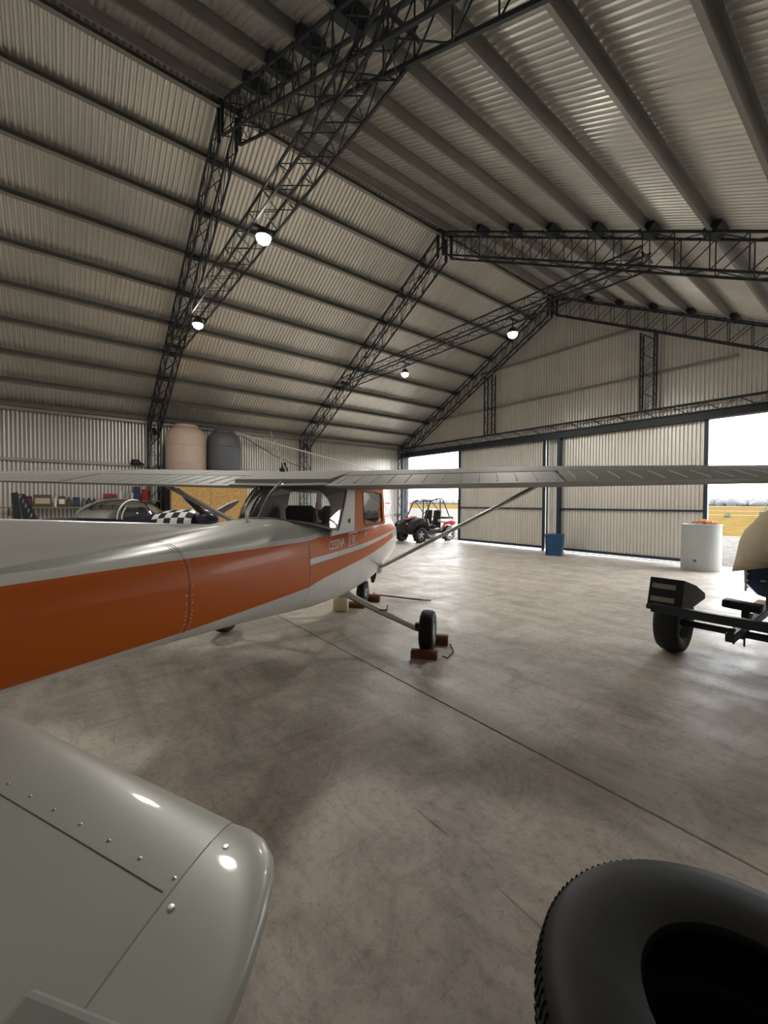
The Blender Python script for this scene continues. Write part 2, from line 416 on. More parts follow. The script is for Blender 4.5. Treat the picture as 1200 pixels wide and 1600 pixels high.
# ------------------------------------------------------------------ lattice steelwork
_b = MB(); _b.tube((0, 0, 0), (0, 0, 1), 1, n=5, cap=False); ROD = _b.mesh('lacing_bar', 'steel_dark', smooth=80)
def rod(parent, p, q, r):
    p, q = Vector(p), Vector(q); d = q-p; L = d.length; d.normalize()
    a = d.orthogonal().normalized(); c = d.cross(a)
    obj('lacing_bar', ROD, parent, frame_matrix(p, a*r, c*r, d*L))
def angle_bar(b, p, q, s_=.05):
    p, q = Vector(p), Vector(q); d = (q-p).normalized(); up = Vector((0, 1, 0)); u = up.cross(d).normalized()
    R = Matrix((d, up, u)).transposed(); b.box((p+q)/2, ((q-p).length, s_, s_*.9), R)
def lattice(parent, name, p0, p1, inn, depth, width, panels, chord=.034, r=.009, side='N', wdir=Vector((0, 1, 0)), mats='steel_dark'):
    """box lattice: outer chords along p0-p1 (two, apart by width in wdir), inner chords at +inn*depth"""
    p0, p1, inn = Vector(p0), Vector(p1), Vector(inn)
    b = MB(); C4 = []
    d = (p1-p0).normalized()
    for off in (Vector((0, 0, 0)), inn*depth):
        for w in (-width/2, width/2):
            a, c = p0+off+wdir*w, p1+off+wdir*w; C4.append((a, c))
            R = Matrix((d, wdir, d.cross(wdir))).transposed(); b.box((a+c)/2, ((c-a).length, chord, chord), R)
    part = b.build(name, mats, parent)
    P = lambda k, t: C4[k][0].lerp(C4[k][1], t)
    for i in range(panels):
        t0, t1 = i/panels, (i+1)/panels
        for (a, c) in ((0, 2), (1, 3)):
            if side == 'N': rod(part, P(a, t0), P(c, t0), r); rod(part, P(c, t0), P(a, t1), r)
            else:
                if i % 2: a, c = c, a
                rod(part, P(a, t0), P(c, t1), r)
        for (a, c) in ((0, 1), (2, 3)):
            if i % 2: a, c = c, a
            rod(part, P(a, t0), P(c, t1), r)
    return part
def steel_frame(y, label, w, cleats, col_full=True):
    f = tag(empty('steel_frame', (0, 0, 0)), label, 'steel frame', 'lattice portal frames of the hangar')
    f.location = (0, y, 0)
    E, K, Rr = Vector((XL, 0, ZE)), Vector((XK, 0, ZK)), Vector((XR, 0, ZE))
    dp = .56
    lattice(f, 'rafter', E+tL*.1, K-tL*.1, -Vector((0, 0, 1))*1., dp, w, 17)
    lattice(f, 'rafter', K+tR*.1, Rr-tR*.1, -Vector((0, 0, 1))*1., dp, w, 18)
    lattice(f, 'column', (XL, 0, .02), (XL, 0, ZE-.05), (1, 0, 0), .36, w, 10, side='Z')
    lattice(f, 'column', (XR, 0, .02), (XR, 0, ZE-.05), (-1, 0, 0), .36, w, 10, side='Z')
    b = MB()
    for x in (XK-.09, XK+.09):
        for y_ in (-w/2, w/2): b.box((x, y_, ZK-.30), (.06, .05, .60))
    b.build('ridge_post', 'steel_dark', f)
    b = MB(); b.box((XK, 0, ZK+.03), (.30, w+.04, .08)); b.build('ridge_plate', 'steel_dark', f)
    if cleats:
        for s_ in right_s[:8]:
            p = K+tR*s_
            b = MB(); b.prism([(-.09, -.02), (.10, -.02), (.12, .15), (-.03, .15)], 'y', -w/2-.02, w/2+.02)
            o = b.build('purlin_cleat', 'steel_dark', f); o.location = p; o.rotation_euler = (0, atan2(-tR.z, tR.x), 0)
        for s_ in left_s[:8]:
            p = E+tL*s_
            b = MB(); b.box((0.03, 0, .05), (.06, w+.03, .12)); o = b.build('purlin_cleat', 'steel_dark', f); o.location = p; o.rotation_euler = (0, -atan2(tL.z, tL.x), 0)
    for x, sgn in ((XL, 1), (XR, -1)):
        b = MB(); b.box((x+sgn*.26, 0, ZE-.34), (.34, w*.4, .04), Matrix.Rotation(sgn*.75, 3, 'Y')); b.build('knee_bracket', 'steel_blue', f)
        b = MB(); b.box((x+sgn*.18, 0, .012), (.5, w+.12, .02)); b.build('base_plate', 'steel_dark', f)
    return f
W_FR = .30
steel_frame(FRAMES[0], 'nearest dark lattice portal frame, over the big water tanks', W_FR, True)
steel_frame(FRAMES[1], 'middle dark lattice portal frame, second from the sliding doors', W_FR, True)
steel_frame(FRAMES[2], 'farthest dark lattice portal frame, against the door wall', .22, True)
steel_frame(-2.9, 'added unseen dark lattice portal frame behind the viewer', W_FR, False)  # out-of-view frame added to carry the rear fill lamps
# collar ties: horizontal box lattices in the two free frames and the added unseen rear one, with floodlights below
COLLAR = ((-11.95, -2.75), 5.82)
for y, lab in ((-2.9, 'horizontal lattice collar tie of the added unseen rear frame'), (FRAMES[0], 'horizontal lattice collar tie of the nearest portal frame'), (FRAMES[1], 'horizontal lattice collar tie of the middle portal frame')):
    t = tag(empty('collar_tie', (0, y, 0)), lab, 'collar tie', 'lattice collar ties')
    lattice(t, 'tie_beam', (COLLAR[0][0], 0, COLLAR[1]), (COLLAR[0][1], 0, COLLAR[1]), (0, 0, -1),   .27, .34, 34, chord=.026, r=.007, side='Z')
    for x in COLLAR[0]:
        b = MB(); b.box((x, 0, COLLAR[1]-.13), (.03, .36, .10), Matrix.Rotation(.5 if x < -7 else -.5, 3, 'Y')); b.build('end_plate', 'steel_dark', t)
# door header and gable posts
hd = tag(empty('door_header', (0, 12.86, 0)), 'long dark header truss and rail above the sliding doors', 'header beam')
b = MB(); b.box(((XL+XR)/2, .02, ZH+.10), (XR-XL, .16, .20), bev=.01); b.box(((XL+XR)/2, -.09, ZH+.03), (XR-XL, .07, .05)); b.build('rail', 'steel_dark', hd)
lattice(hd, 'truss', (XL, 0, ZH+.46), (XR, 0, ZH+.46), (0, 0, -1), .24, .16, 46, chord=.03, r=.008, side='Z')
for x, lab in ((-9.86, 'left lattice post of the far gable, between header and rafter'), (-4.50, 'right lattice post of the far gable, between header and rafter')):
    g = tag(empty('gable_post', (x, 12.82, ZH+.47)), lab, 'steel post', 'lattice gable posts')
    top = roof_z(x)-.6-(ZH+.47)
    lattice(g, 'post', (-.17, 0, 0), (-.17, 0, top), (1, 0, 0), .34, .20, int(top/.26), chord=.035, r=.008, side='Z')

# ---- sliding door leaves
def door(name, x0, x1, y, label):
    z0, z1 = .075, ZH+.08
    b = MB(); w = x1-x0; cx = (x0+x1)/2
    for x in (x0+.04, x1-.04): b.box((x, y, (z0+z1)/2), (.08, .06, z1-z0))
    for z, h in ((z0+.035, .07), (z1-.04, .08)): b.box((cx, y, z), (w, .06, h))
    b.box((cx, y-.01, 1.42), (w, .055, .05))
    o = struct(b.build(name, 'steel_blue'), label)
    n = int(w/(12*PITCHC))+1; ww = w/n; me = None
    for k in range(n):
        bb = MB()
        for i, (xx, yy) in enumerate(corr_pts(ww)):
            bb.v += [(xx, yy, 0), (xx, yy, z1-z0-.02)]
            if i: bb.f.append((2*i-2, 2*i, 2*i+1, 2*i-1)); bb.mi.append(0)
        if me is None: me = bb.mesh('door_sheet', 'galv_wall', fix=False)
        obj('door_sheet', me, o, Matrix.Translation((x0+ww*k, y+.052+.002*(k % 2), z0+.01)))
    bk = MB(); bk.box((cx, y+.085, (z0+z1)/2), (w-.02, .01, z1-z0-.02)); bk.build('outer_skin', 'backing', o)
    return o
door('door_1', -11.48, -7.62, 12.93, 'left sliding door leaf clad in corrugated sheet')
door('door_2', -7.12, -3.14, 12.93, 'right sliding door leaf with bright gap beneath it')
b = MB(); b.box((-7.07, 12.84, ZH/2), (.11, .10, ZH)); struct(b.build('trim_1', 'steel_blue'), 'dark blue post between the sliding doors')
b = MB(); b.box((-7.63, 12.86, ZH/2), (.06, .06, ZH)); b.box((-7.52, 12.90, ZH/2), (.03, .05, ZH)); struct(b.build('trim_2', 'steel_dark'), 'slim dark post at the edge of the left door leaf')
b = MB(); b.box((-14.86, 12.86, ZH/2), (.14, .16, ZH)); struct(b.build('trim_3', 'steel_blue'), 'dark blue jamb at the left corner of the door opening')
b = MB(); b.box((.06, 12.9, ZH/2), (.14, .16, ZH)); struct(b.build('trim_4', 'steel_blue'), 'jamb at the right end of the door opening')

# ------------------------------------------------------------------ outdoors
b = MB(); b.box((0, 20.2, -.10), (90, 13.9, .10)); struct(b.build('ground_gravel', 'gravel'), 'pale gravel apron outside the hangar doors')
b = MB(); b.add([(-700, 26.6, -.07), (700, 26.6, -.07), (700, 900, -.07), (-700, 900, -.07)], [(0, 1, 2, 3)])
tag(b.build('grass_field', 'dry_grass'), 'flat field of dry yellow grass beyond the gravel', 'grass', kind='stuff')
b = MB(); b.add([(-700, -500, -.2), (700, -500, -.2), (700, 26.7, -.2), (-700, 26.7, -.2)], [(0, 1, 2, 3)])
struct(b.build('ground_apron', 'gravel'), 'earth around the hangar')
b = MB(); b.add([(-17, 26.5, -.06), (-72, 90, -.06), (-220, 90, -.06), (-60, 26.5, -.06)], [(0, 1, 2, 3)]); struct(b.build('ground_yard', 'gravel'), 'pale gravel yard beyond the left door gap')
def clump(b, c, r, n=10):
    for i in range(n):
        a = random.random()*2*pi; rr = r*random.uniform(.2, 1); p = Vector(c)+Vector((rr*cos(a), rr*sin(a), 0))
        h = r*random.uniform(.8, 1.8); q = p+Vector((random.uniform(-.3, .3)*r, random.uniform(-.3, .3)*r, h))
        b.tube(p, q, r*.14, r*.02, n=4)
SHR = [(-19.5, 62, .5, 'leftmost low green weed clump in the dry field'), (-16.5, 63.5, .35, 'second low green weed clump in the dry field'), (-13.6, 64, .4, 'third low green weed clump in the dry field'),
       (-9.5, 61, .75, 'largest green weed clump in the dry field, by the right fence post')]
for x, y, r, lab in SHR:
    b = MB(); clump(b, (0, 0, 0), r, 26); o = b.build('weed_clump', 'green_leaf'); o.location = (x, y, -.07); tag(o, lab, 'weed', 'green weed clumps in the field')
# fence
FA = Vector((-15.2, 55.2, -.07)); FD = Vector((6.35, .9, 0))
names = {0: 'fence post standing just right of the open door edge', 1: 'fence post near the right picture edge, above the tarp'}
for k in range(-4, 5):
    if k not in names: continue
    p = FA+FD*k; b = MB(); b.tube((0, 0, 0), (0, 0, 1.85), .06, .05, n=7); b.box((0, 0, 1.86), (.11, .11, .03)); o = b.build('fence_post', 'steel_dark'); o.location = p; tag(o, 'thin dark '+names[k], 'fence post', 'field fence posts')
wires = tag(empty('fence_wire', tuple(FA)), 'thin wires strung between the field fence posts', 'fence wire')
for z in (.5, .95, 1.4):
    b = MB(); b.tube(FD*-2+Vector((0, 0, z)), FD*3+Vector((0, 0, z)), .012, n=4); b.build('wire', 'galv_purlin', wires)
# tree line far away (uncountable)
b = MB()
for i in range(700):
    x = -520+i*1.25+random.uniform(-2, 2); y = 460+random.uniform(-25, 25); h = random.uniform(3.5, 7.5); r = random.uniform(2.5, 5)
    b.lathe([(r*.8, 0), (r, h*.3), (r*.95, h*.55), (r*.6, h*.85), (.2, h)], 'z', (x, y, -.1), n=6)
tag(b.build('tree_line', 'far_tree', smooth=80), 'line of far trees on the horizon, haze put into their grey', 'trees', kind='stuff')
# low pale hangar seen far through the left door gap

# ------------------------------------------------------------------ floodlights
def floodlight(x, y, z, label, dim=1.):
    t = tag(empty('floodlight', (x, y, z)), label, 'floodlight', 'round floodlights under the collar ties')
    b = MB(); b.lathe([(.001, .10), (.06, .10), (.085, .06), (.11, .0), (.115, -.02), (.10, -.02)], 'z', n=20); b.build('housing', 'lamp_body', t, smooth=True)
    b = MB(); b.lathe([(.10, -.014), (.098, -.05), (.08, -.085), (.045, -.108), (0, -.115)], 'z', n=20); b.build('lens', 'lamp_lens', t)
    b = MB(); b.tube((0, 0, .09), (0, 0, 5.58-z), .012, n=6); b.box((0, 0, 5.57-z), (.05, .34, .02)); b.build('bracket', 'steel_dark', t)
    l = D.lights.new('floodlight_beam', 'SPOT'); l.energy = LAMP_W*dim; l.color = (1, .955, .88); l.shadow_soft_size = .26; l.spot_size = radians(176); l.spot_blend = .4
    lo = D.objects.new('floodlight_beam', l); COL.objects.link(lo); lo.parent = t; lo.location = (0, 0, -.18)
floodlight(-5.84, FRAMES[0], 5.46, 'brightest floodlight, under the nearest collar tie')
floodlight(-9.49, FRAMES[0], 5.44, 'floodlight under the nearest collar tie, by the left rafter')
floodlight(-5.33, FRAMES[1], 5.28, 'floodlight under the middle collar tie, below the far gable rafter')
floodlight(-8.86, FRAMES[1], 5.28, 'dimmer floodlight under the middle collar tie, at its left end')

floodlight(-5.6, -2.9, 5.4, 'added unseen floodlight under the rear collar tie, behind the viewer', .45)  # two lamps added out of view to brighten the near floor
floodlight(-9.2, -2.9, 5.4, 'added unseen floodlight under the rear collar tie, nearer the left wall', .6)

# ------------------------------------------------------------------ the white and orange high-wing aeroplane
PL = empty('light_aircraft', (-4.17, 2.34, 0)); PL.rotation_euler = (radians(.45), 0, radians(128.67))
tag(PL, 'white and orange high-wing light aircraft parked across the hangar floor', 'aeroplane')
def interp(tab, x):
    if x <= tab[0][0]: return tab[0][1:]
    for a, b_ in zip(tab, tab[1:]):
        if x <= b_[0]:
            t = (x-a[0])/(b_[0]-a[0]); return tuple(p+(q-p)*t for p, q in zip(a[1:], b_[1:]))
    return tab[-1][1:]
# X, halfwidth, zbot, ztop, exponent
FUS = [(-4.75, .03, 1.08, 1.20, 2.2), (-4.3, .08, 1.00, 1.27, 2.3), (-3.9, .14, .93, 1.32, 2.5), (-3.4, .215, .90, 1.355, 2.8), (-2.59, .315, .835, 1.395, 3.0), (-1.9, .39, .755, 1.435, 3.1),
       (-1.37, .44, .68, 1.465, 3.2), (-1.33, .442, .675, 1.463, 3.2), (-1.12, .455, .65, 1.425, 3.3), (-.95, .465, .625, 1.40, 3.4), (-.30, .495, .575, 1.37, 3.6), (.5, .51, .57, 1.37, 3.6), (1.05, .50, .585, 1.385, 3.5), (1.25, .49, .60, 1.42, 3.3), (1.8, .46, .63, 1.43, 3.0), (2.2, .435, .655, 1.41, 2.8), (2.42, .40, .70, 1.37, 2.6), (2.52, .33, .78, 1.29, 2.4)]
LINES = [(-4.75, 1.17, 1.16, 1.15, 1.12), (-3.9, 1.275, 1.2, 1.19, .99), (-3.4, 1.308, 1.2, 1.19, .947), (-2.59, 1.304, 1.17, 1.16, .92), (-1.33, 1.290, 1.145, 1.095, .915), (-1.05, 1.30, 1.142, 1.094, .945), (0, 1.28, 1.142, 1.094, .976), (1.8, 1.288, 1.18, 1.143, 1.06), (2.6, 1.30, 1.20, 1.17, 1.09)]
NS = (7, 1, 2, 1, 3, 7)      # segments: top | pinstripe | upper orange | white band | lower orange | belly
def section(X, grow=0.):
    w, zb, zt, n = interp(FUS, X); zm, hz = (zb+zt)/2, (zt-zb)/2
    zA, zB, zC, zD = interp(LINES, X); pin = .034
    def th(z):
        u = max(-.98, min(.98, (z-zm)/hz)); return math.copysign(math.asin(abs(u)**(n/2)), u)
    ang = [pi/2, th(zA+pin), th(zA), th(zB), th(zC), th(zD), -pi/2]
    pts = []
    for i in range(6):
        for k in range(NS[i]): pts.append(ang[i]+(ang[i+1]-ang[i])*k/NS[i])
    pts.append(-pi/2)
    def P(a, sgn):
        c, s_ = cos(a), sin(a)
        return (X, -sgn*(w+grow)*max(0, c)**(2/n), zm+(hz+grow)*math.copysign(abs(s_)**(2/n), s_))
    right = [P(a, 1) for a in pts]; left = [P(a, -1) for a in pts[1:-1]][::-1]
    return right+left
def fuselage():
    xs_ = [-4.75, -4.5, -4.3, -4.1, -3.9, -3.65, -3.4, -3.0, -2.59, -2.25, -1.9, -1.6, -1.37, -1.33, -1.2, -1.12, -1.05, -.95, -.7, -.5, -.30, -.05, .2, .5, .8, 1.05, 1.15, 1.25, 1.5, 1.8, 1.82, 2.0, 2.2, 2.33, 2.42, 2.48, 2.52]
    rings = [section(x) for x in xs_]; n = len(rings[0]); b = MB(); NT = sum(NS)
    seg = []
    for i, m in enumerate(NS): seg += [i]*m
    seg = seg+seg[::-1]
    b.v = [v for r in rings for v in r]
    for i in range(len(xs_)-1):
        xm = (xs_[i]+xs_[i+1])/2
        for k in range(n):
            s_ = seg[k]
            if s_ == 0:
                m = 4
                if -1.12 < xm < 1.15: m = 2 if (k < 5 or k >= n-5) else (1 if xm > -.30 else 4)
                elif xm > 1.15: m = 1 if (1 < k < n-2) else 4
            elif s_ == 1: m = 0 if xm > -1.33 else 0
            elif s_ in (2, 4): m = 1 if (xm < 1.82 or s_ == 2) and xm < 2.33 else 0
            elif s_ == 3: m = 0 if xm > -1.33 else 1
            else: m = 0
            if xm < -3.9 and s_ in (2, 3, 4): m = 1
            b.f.append((i*n+k, i*n+(k+1) % n, (i+1)*n+(k+1) % n, (i+1)*n+k)); b.mi.append(m)
    b.f.append(tuple(range(n))[::-1]); b.mi.append(0); b.f.append(tuple(range((len(xs_)-1)*n, len(xs_)*n))); b.mi.append(3)
    return b.build('fuselage', ['white_paint', 'orange_paint', 'interior', 'black_plastic', 'pale_grey_paint'], PL, smooth=40)
fus = fuselage()
for x, wd in ((-2.59, .004), (-1.33, .004), (-.72, .003), (-.06, .003), (.96, .003), (1.15, .004), (-3.55, .004), (1.95, .003)):
    a, c = section(x-wd/2, .0015), section(x+wd/2, .0015)
    NT = sum(NS)
    skip = 8 if -1.2 < x < 1.1 else 0
    n = len(a); b = MB(); idx = list(range(skip, n-skip+1)) if skip else list(range(n))+[0]
    b.loft([[a[i % n] for i in idx], [c[i % n] for i in idx]], closed=False); b.build('panel_seam', 'seam', fus, fix=False)
# rivets along seams and shoulder
b = MB()
def rivet(p, nrm, r=.0045):
    p, nrm = Vector(p), Vector(nrm).normalized(); a = nrm.orthogonal().normalized(); c = nrm.cross(a)
    b.add([p+(a*cos(q)+c*sin(q))*r for q in [k*pi/3 for k in range(6)]]+[p+nrm*r*.7], [(k, (k+1) % 6, 6) for k in range(6)])
for x in (-2.57, -1.31, -3.53, -1.35, -2.61):
    sec = section(x)
    for k in range(2, 19):
        p, q = Vector(sec[k]), Vector(sec[k+1])
        for t in (0, .33, .66):
            m = p.lerp(q, t); rivet(m, (0, m.y, (m.z-1.1)*.6))
for i in range(60):
    x = -1.30+i*.012*1.6; s1 = section(x)[5]; rivet(s1, (0, s1[1], .3), .005)
for i in range(7):
    for z in (1.235, 1.155): rivet((-1.75+i*.045, section(-1.7)[8][1]-.001, z), (0, -1, .1), .005)
tag(b.build('rivets', 'alu', fus), kind='stuff')

# dorsal fin, fin and rudder
def airfoil_t(c, t):
    c = min(1, max(0, c)); return 5*t*(.2969*sqrt(c)-.126*c-.3516*c*c+.2843*c**3-.1036*c**4)
def surface(name, secs, matname, parent, c0=0., c1=1., n=14, cap=True, camber=0.):
    """secs: list of (leading edge point, trailing edge point, thickness m, normal)"""
    b = MB(); rings = []
    for le, te, th, nr in secs:
        le, te, nr = Vector(le), Vector(te), Vector(nr); ch = (te-le).length; up, lo = [], []
        for k in range(n+1):
            c = c0+(c1-c0)*(1-cos(pi*k/n))/2 if c0 == 0 else c0+(c1-c0)*k/n
            y = airfoil_t(c, th/ch)*ch; m = camber*4*c*(1-c)*ch; p = le.lerp(te, c)
            up.append(p+nr*(m+y)); lo.append(p+nr*(m-y))
        rings.append(up+lo[::-1])
    b.loft(rings, closed=True, capa=cap, capb=cap)
    return b.build(name, matname, parent, smooth=45)
fin_n = (0, 1, 0)
b = MB()
dors = [(-1.85, 1.436, .0), (-2.3, 1.470, .012), (-2.8, 1.505, .02), (-3.25, 1.535, .026), (-3.5, 1.575, .03), (-3.66, 1.66, .03), (-3.76, 1.78, .03)]
rings = []
for x, z, w in dors:
    zt = interp(FUS, x)[2]; h = z-zt+.004
    rings.append([(x, -w*2.6-.012, zt-.012), (x, -w-.006, zt+h*.35), (x, -w*.6-.002, zt+h*.9), (x, 0, z), (x, w*.6+.002, zt+h*.9), (x, w+.006, zt+h*.35), (x, w*2.6+.012, zt-.012)])
b.loft(rings, closed=True, capb=True); b.build('dorsal_fin', 'white_paint', PL, smooth=50)
surface('fin', [((-3.66, 0, 1.30), (-4.42, 0, 1.2), .09, fin_n), ((-4.25, 0, 2.05), (-4.72, 0, 2.05), .07, fin_n), ((-4.58, 0, 2.55), (-4.93, 0, 2.55), .05, fin_n)], 'white_paint', PL, c1=.99)
rd = surface('rudder', [((-4.44, 0, 1.06), (-4.78, 0, 1.04), .06, fin_n), ((-4.74, 0, 2.05), (-5.14, 0, 2.05), .05, fin_n), ((-4.95, 0, 2.6), (-5.28, 0, 2.58), .04, fin_n)], 'orange_paint', PL)
# horizontal tail
for s_ in (1, -1):            # s_=1 right side (-y)
    ny = (0, 0, 1); Y = lambda q: -s_*q
    z = 1.012
    lex = lambda q: -3.455-.231*q
    # main stabiliser from root to tip joint
    surface('stabiliser', [((lex(.06), Y(.06), z), (-4.30, Y(.06), z), .085, ny), ((lex(.75), Y(.75), z), (-4.22, Y(.75), z), .065, ny), ((lex(1.345), Y(1.345), z), (-4.10, Y(1.345), z), .046, ny)], 'pale_grey_paint', PL, c1=.995, n=18)
    # rounded tip cap
    tip = [(1.345, -3.767, -4.16), (1.381, -3.771, -4.16), (1.419, -3.785, -4.16), (1.450, -3.812, -4.16), (1.470, -3.845, -4.16), (1.489, -3.90, -4.16), (1.502, -3.956, -4.15), (1.509, -4.0, -4.12)]
    secs = []
    for i, (q, a, c) in enumerate(tip):
        secs.append(((a, Y(q), z), (c, Y(q), z), max(.008, .046*sqrt(max(0.03, 1-(i/len(tip))**2))), ny))
    surface('stabiliser_tip', secs, 'pale_grey_paint', PL, n=16)
    # skin lap line and screws
    bb = MB(); 
    for q in (0,):
        p0, p1 = Vector((-3.675, Y(.10), z+.042)), Vector((-3.928, Y(1.335), z+.0245))
    lap = MB(); lap.prism([(0, 0), (1, 0), (1, 1), (0, 1)], 'z', 0, 1)
    R = 16; pts = []
    for i in range(R+1):
        q = .10+(1.333-.10)*i/R; x = -3.672-.1915*q; le = lex(q); te = -4.30+.08*min(1, q/.75) if q < .75 else -4.22+.12*(q-.75)/.595
        ch = le-te; th = .085+(.065-.085)*q/.75 if q < .75 else .065+(.046-.065)*(q-.75)/.595
        pts.append((Vector((x, Y(q), z+airfoil_t((le-x)/ch, th/ch)*ch)), q, le, ch, th))
    bb = MB()
    for i, (p, q, le, ch, th) in enumerate(pts):
        z2 = z+airfoil_t((le-p.x+.006)/ch, th/ch)*ch
        bb.v += [(p.x+.0005, p.y, p.z+.0010), (p.x-.001, p.y, p.z+.0010), (p.x-.0015, p.y, z2+.0004)]
        if i:
            k = 3*i; bb.f += [(k-3, k, k+1, k-2), (k-2, k+1, k+2, k-1)]; bb.mi += [0, 0]
    bb.build('skin_lap', 'seam', PL, fix=False)
    b = MB()
    for i, (p, q, le, ch, th) in enumerate(pts):
        x = p.x+.022; rivet((x, p.y, z+airfoil_t((le-x)/ch, th/ch)*ch), (0, 0, 1), .004)
    b.lathe([(.0, .002), (.004, .0018), (.005, 0)], 'z', (-3.835, Y(1.375), z+.021), n=10); b.lathe([(.0, .002), (.004, .0018), (.005, 0)], 'z', (-3.945, Y(1.362), z+.0225), n=10)
    tag(b.build('screws', 'alu', PL), kind='stuff')
    # tip joint line
    bb = MB(); N = 20
    for i in range(N+1):
        c = i/N; x = -3.77-.33*c; th = .046; zz = z+airfoil_t((-3.766-x)/.395, th/.395)*.395+.0008
        bb.v += [(x, Y(1.3442), zz), (x, Y(1.3451), zz)]
        if i: bb.f.append((2*i-2, 2*i-1, 2*i+1, 2*i)); bb.mi.append(0)
    bb.build('panel_seam', 'seam', PL, fix=False)
    # elevator with balance horn, drooping so that the horn stands proud
    e = MB(); ev = []
    def el(pts2, th, name):
        R_ = Matrix.Rotation(radians(-9), 3, 'Y'); hinge = Vector((-4.30, 0, z-.004))
        m = MB(); m.prism(pts2, 'z', -th/2, th/2)
        m.v = [tuple(R_ @ (Vector(v)-Vector((-4.30, 0, 0)))+hinge) for v in m.v]
        return m
    out = [(-4.245, Y(.09)), (-4.185, Y(1.285)), (-4.072, Y(1.285)), (-4.075, Y(1.42)), (-4.12, Y(1.50)), (-4.5, Y(1.52)), (-4.72, Y(1.46)), (-4.86, Y(.3)), (-4.70, Y(.09))]
    m = el(out if s_ > 0 else out[::-1], .030, 'elevator')
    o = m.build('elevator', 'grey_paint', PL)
    bv = o.modifiers.new('round', 'BEVEL'); bv.width = .011; bv.segments = 3; bv.limit_method = 'ANGLE'

# wings
DIH = radians(1.0)
def wing_sec(q, s_):
    """leading and trailing edge at span q (m), side s_ (+1 right)"""
    k = 0 if q < 2.45 else (q-2.45)/2.95
    le = .78-.20*k; te = -1.10+.30*k
    dz = q*math.tan(DIH)
    return Vector((le, -s_*q, 1.745+.118*(1-.25*k)+dz)), Vector((te, -s_*q, 1.745+dz)), (.222-.075*k)
UPN = Vector((.06, 0, 1)).normalized()
def wing_part(name, qs, s_, c0, c1, matname, parent, dz=0.):
    secs = []
    for q in qs:
        le, te, th = wing_sec(q, s_); secs.append((le+Vector((0, 0, dz)), te+Vector((0, 0, dz)), th, UPN))
    return surface(name, secs, matname, parent, c0, c1, camber=.02)
for s_ in (1, -1):
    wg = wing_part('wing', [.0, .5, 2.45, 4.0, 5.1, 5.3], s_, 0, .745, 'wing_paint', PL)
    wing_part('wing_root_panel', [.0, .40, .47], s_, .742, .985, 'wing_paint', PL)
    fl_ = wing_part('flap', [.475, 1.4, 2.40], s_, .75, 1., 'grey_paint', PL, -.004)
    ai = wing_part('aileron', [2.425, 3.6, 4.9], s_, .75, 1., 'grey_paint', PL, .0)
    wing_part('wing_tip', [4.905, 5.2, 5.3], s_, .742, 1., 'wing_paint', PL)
    tip = []
    for q, k in ((5.3, 1), (5.36, .85), (5.41, .55), (5.43, .1)):
        le, te, th = wing_sec(q, s_); m = (le+te)/2; tip.append((m+(le-m)*(.55+.45*k), m+(te-m)*(.55+.45*k), th*k+.01, UPN))
    surface('wing_tip_cap', tip, 'wing_paint', PL, camber=.02)
    # stiffening beads pressed into flap and aileron
    for q0, q1, n, part in ((.56, 2.36, 13, fl_), (2.50, 4.84, 16, ai)):
        for i in range(n):
            q = q0+(q1-q0)*i/(n-1); le, te, th = wing_sec(q, s_); ch = (te-le).length; pts = []
            for c in (.775, .82, .87, .92, .965):
                pts.append(le.lerp(te, c)+UPN*(airfoil_t(c, th/ch)*ch+.02*4*c*(1-c)*ch+(-.004 if part is fl_ else 0)))
            b = MB(); b.path(pts, .006, n=6); b.build('bead', 'grey_paint', part, smooth=80)
    # wing skin laps
    for q in (1.2, 2.44, 3.7):
        le, te, th = wing_sec(q, s_); ch = (te-le).length; b = MB()
        pts = [le.lerp(te, c)+UPN*(airfoil_t(c, th/ch)*ch+.02*4*c*(1-c)*ch) for c in [.1+.06*i for i in range(11)]]
        b.path(pts, .0025, n=4); b.build('skin_lap', 'seam', wg)
    # lift strut
    a, c = Vector((.92, -s_*.49, .74)), Vector((.32, -s_*2.42, 1.832))
    b = MB(); d = (c-a).normalized(); u = Vector((1, 0, 0)); u = (u-d*u.dot(d)).normalized(); w = d.cross(u)
    rings = []
    for t, k in ((0, .7), (.04, 1), (.96, 1), (1, .7)):
        p = a.lerp(c, t); rings.append([p+u*(.062*k*cos(2*pi*i/14)-.01*cos(4*pi*i/14))+w*.024*k*sin(2*pi*i/14) for i in range(14)])
    b.loft(rings, capa=True, capb=True); st = b.build('lift_strut', 'pale_grey_paint', PL, smooth=60)
    b = MB(); b.lathe([(.0, .03), (.03, .025), (.075, .0), (.09, -.03)], 'y', a+Vector((0, s_*.0, 0)), n=14, rot=Matrix.Rotation(0 if s_ < 0 else pi, 3, 'Z')); b.build('strut_fairing', 'white_paint', PL, smooth=60)
# cabin roof (centre section)
b = MB(); rings = []
for q in (-.47, -.25, 0, .25, .47):
    le, te, th = wing_sec(abs(q), 1); rings.append([(x, q, z) for x, z in ((.80, 1.80), (.80, 1.88), (.4, 1.97), (0, 1.965), (-.5, 1.90), (-.98, 1.815), (-1.0, 1.775), (-.45, 1.735), (.2, 1.75))])
b.loft(rings, capa=True, capb=True); b.build('cabin_roof', 'wing_paint', PL, smooth=30)
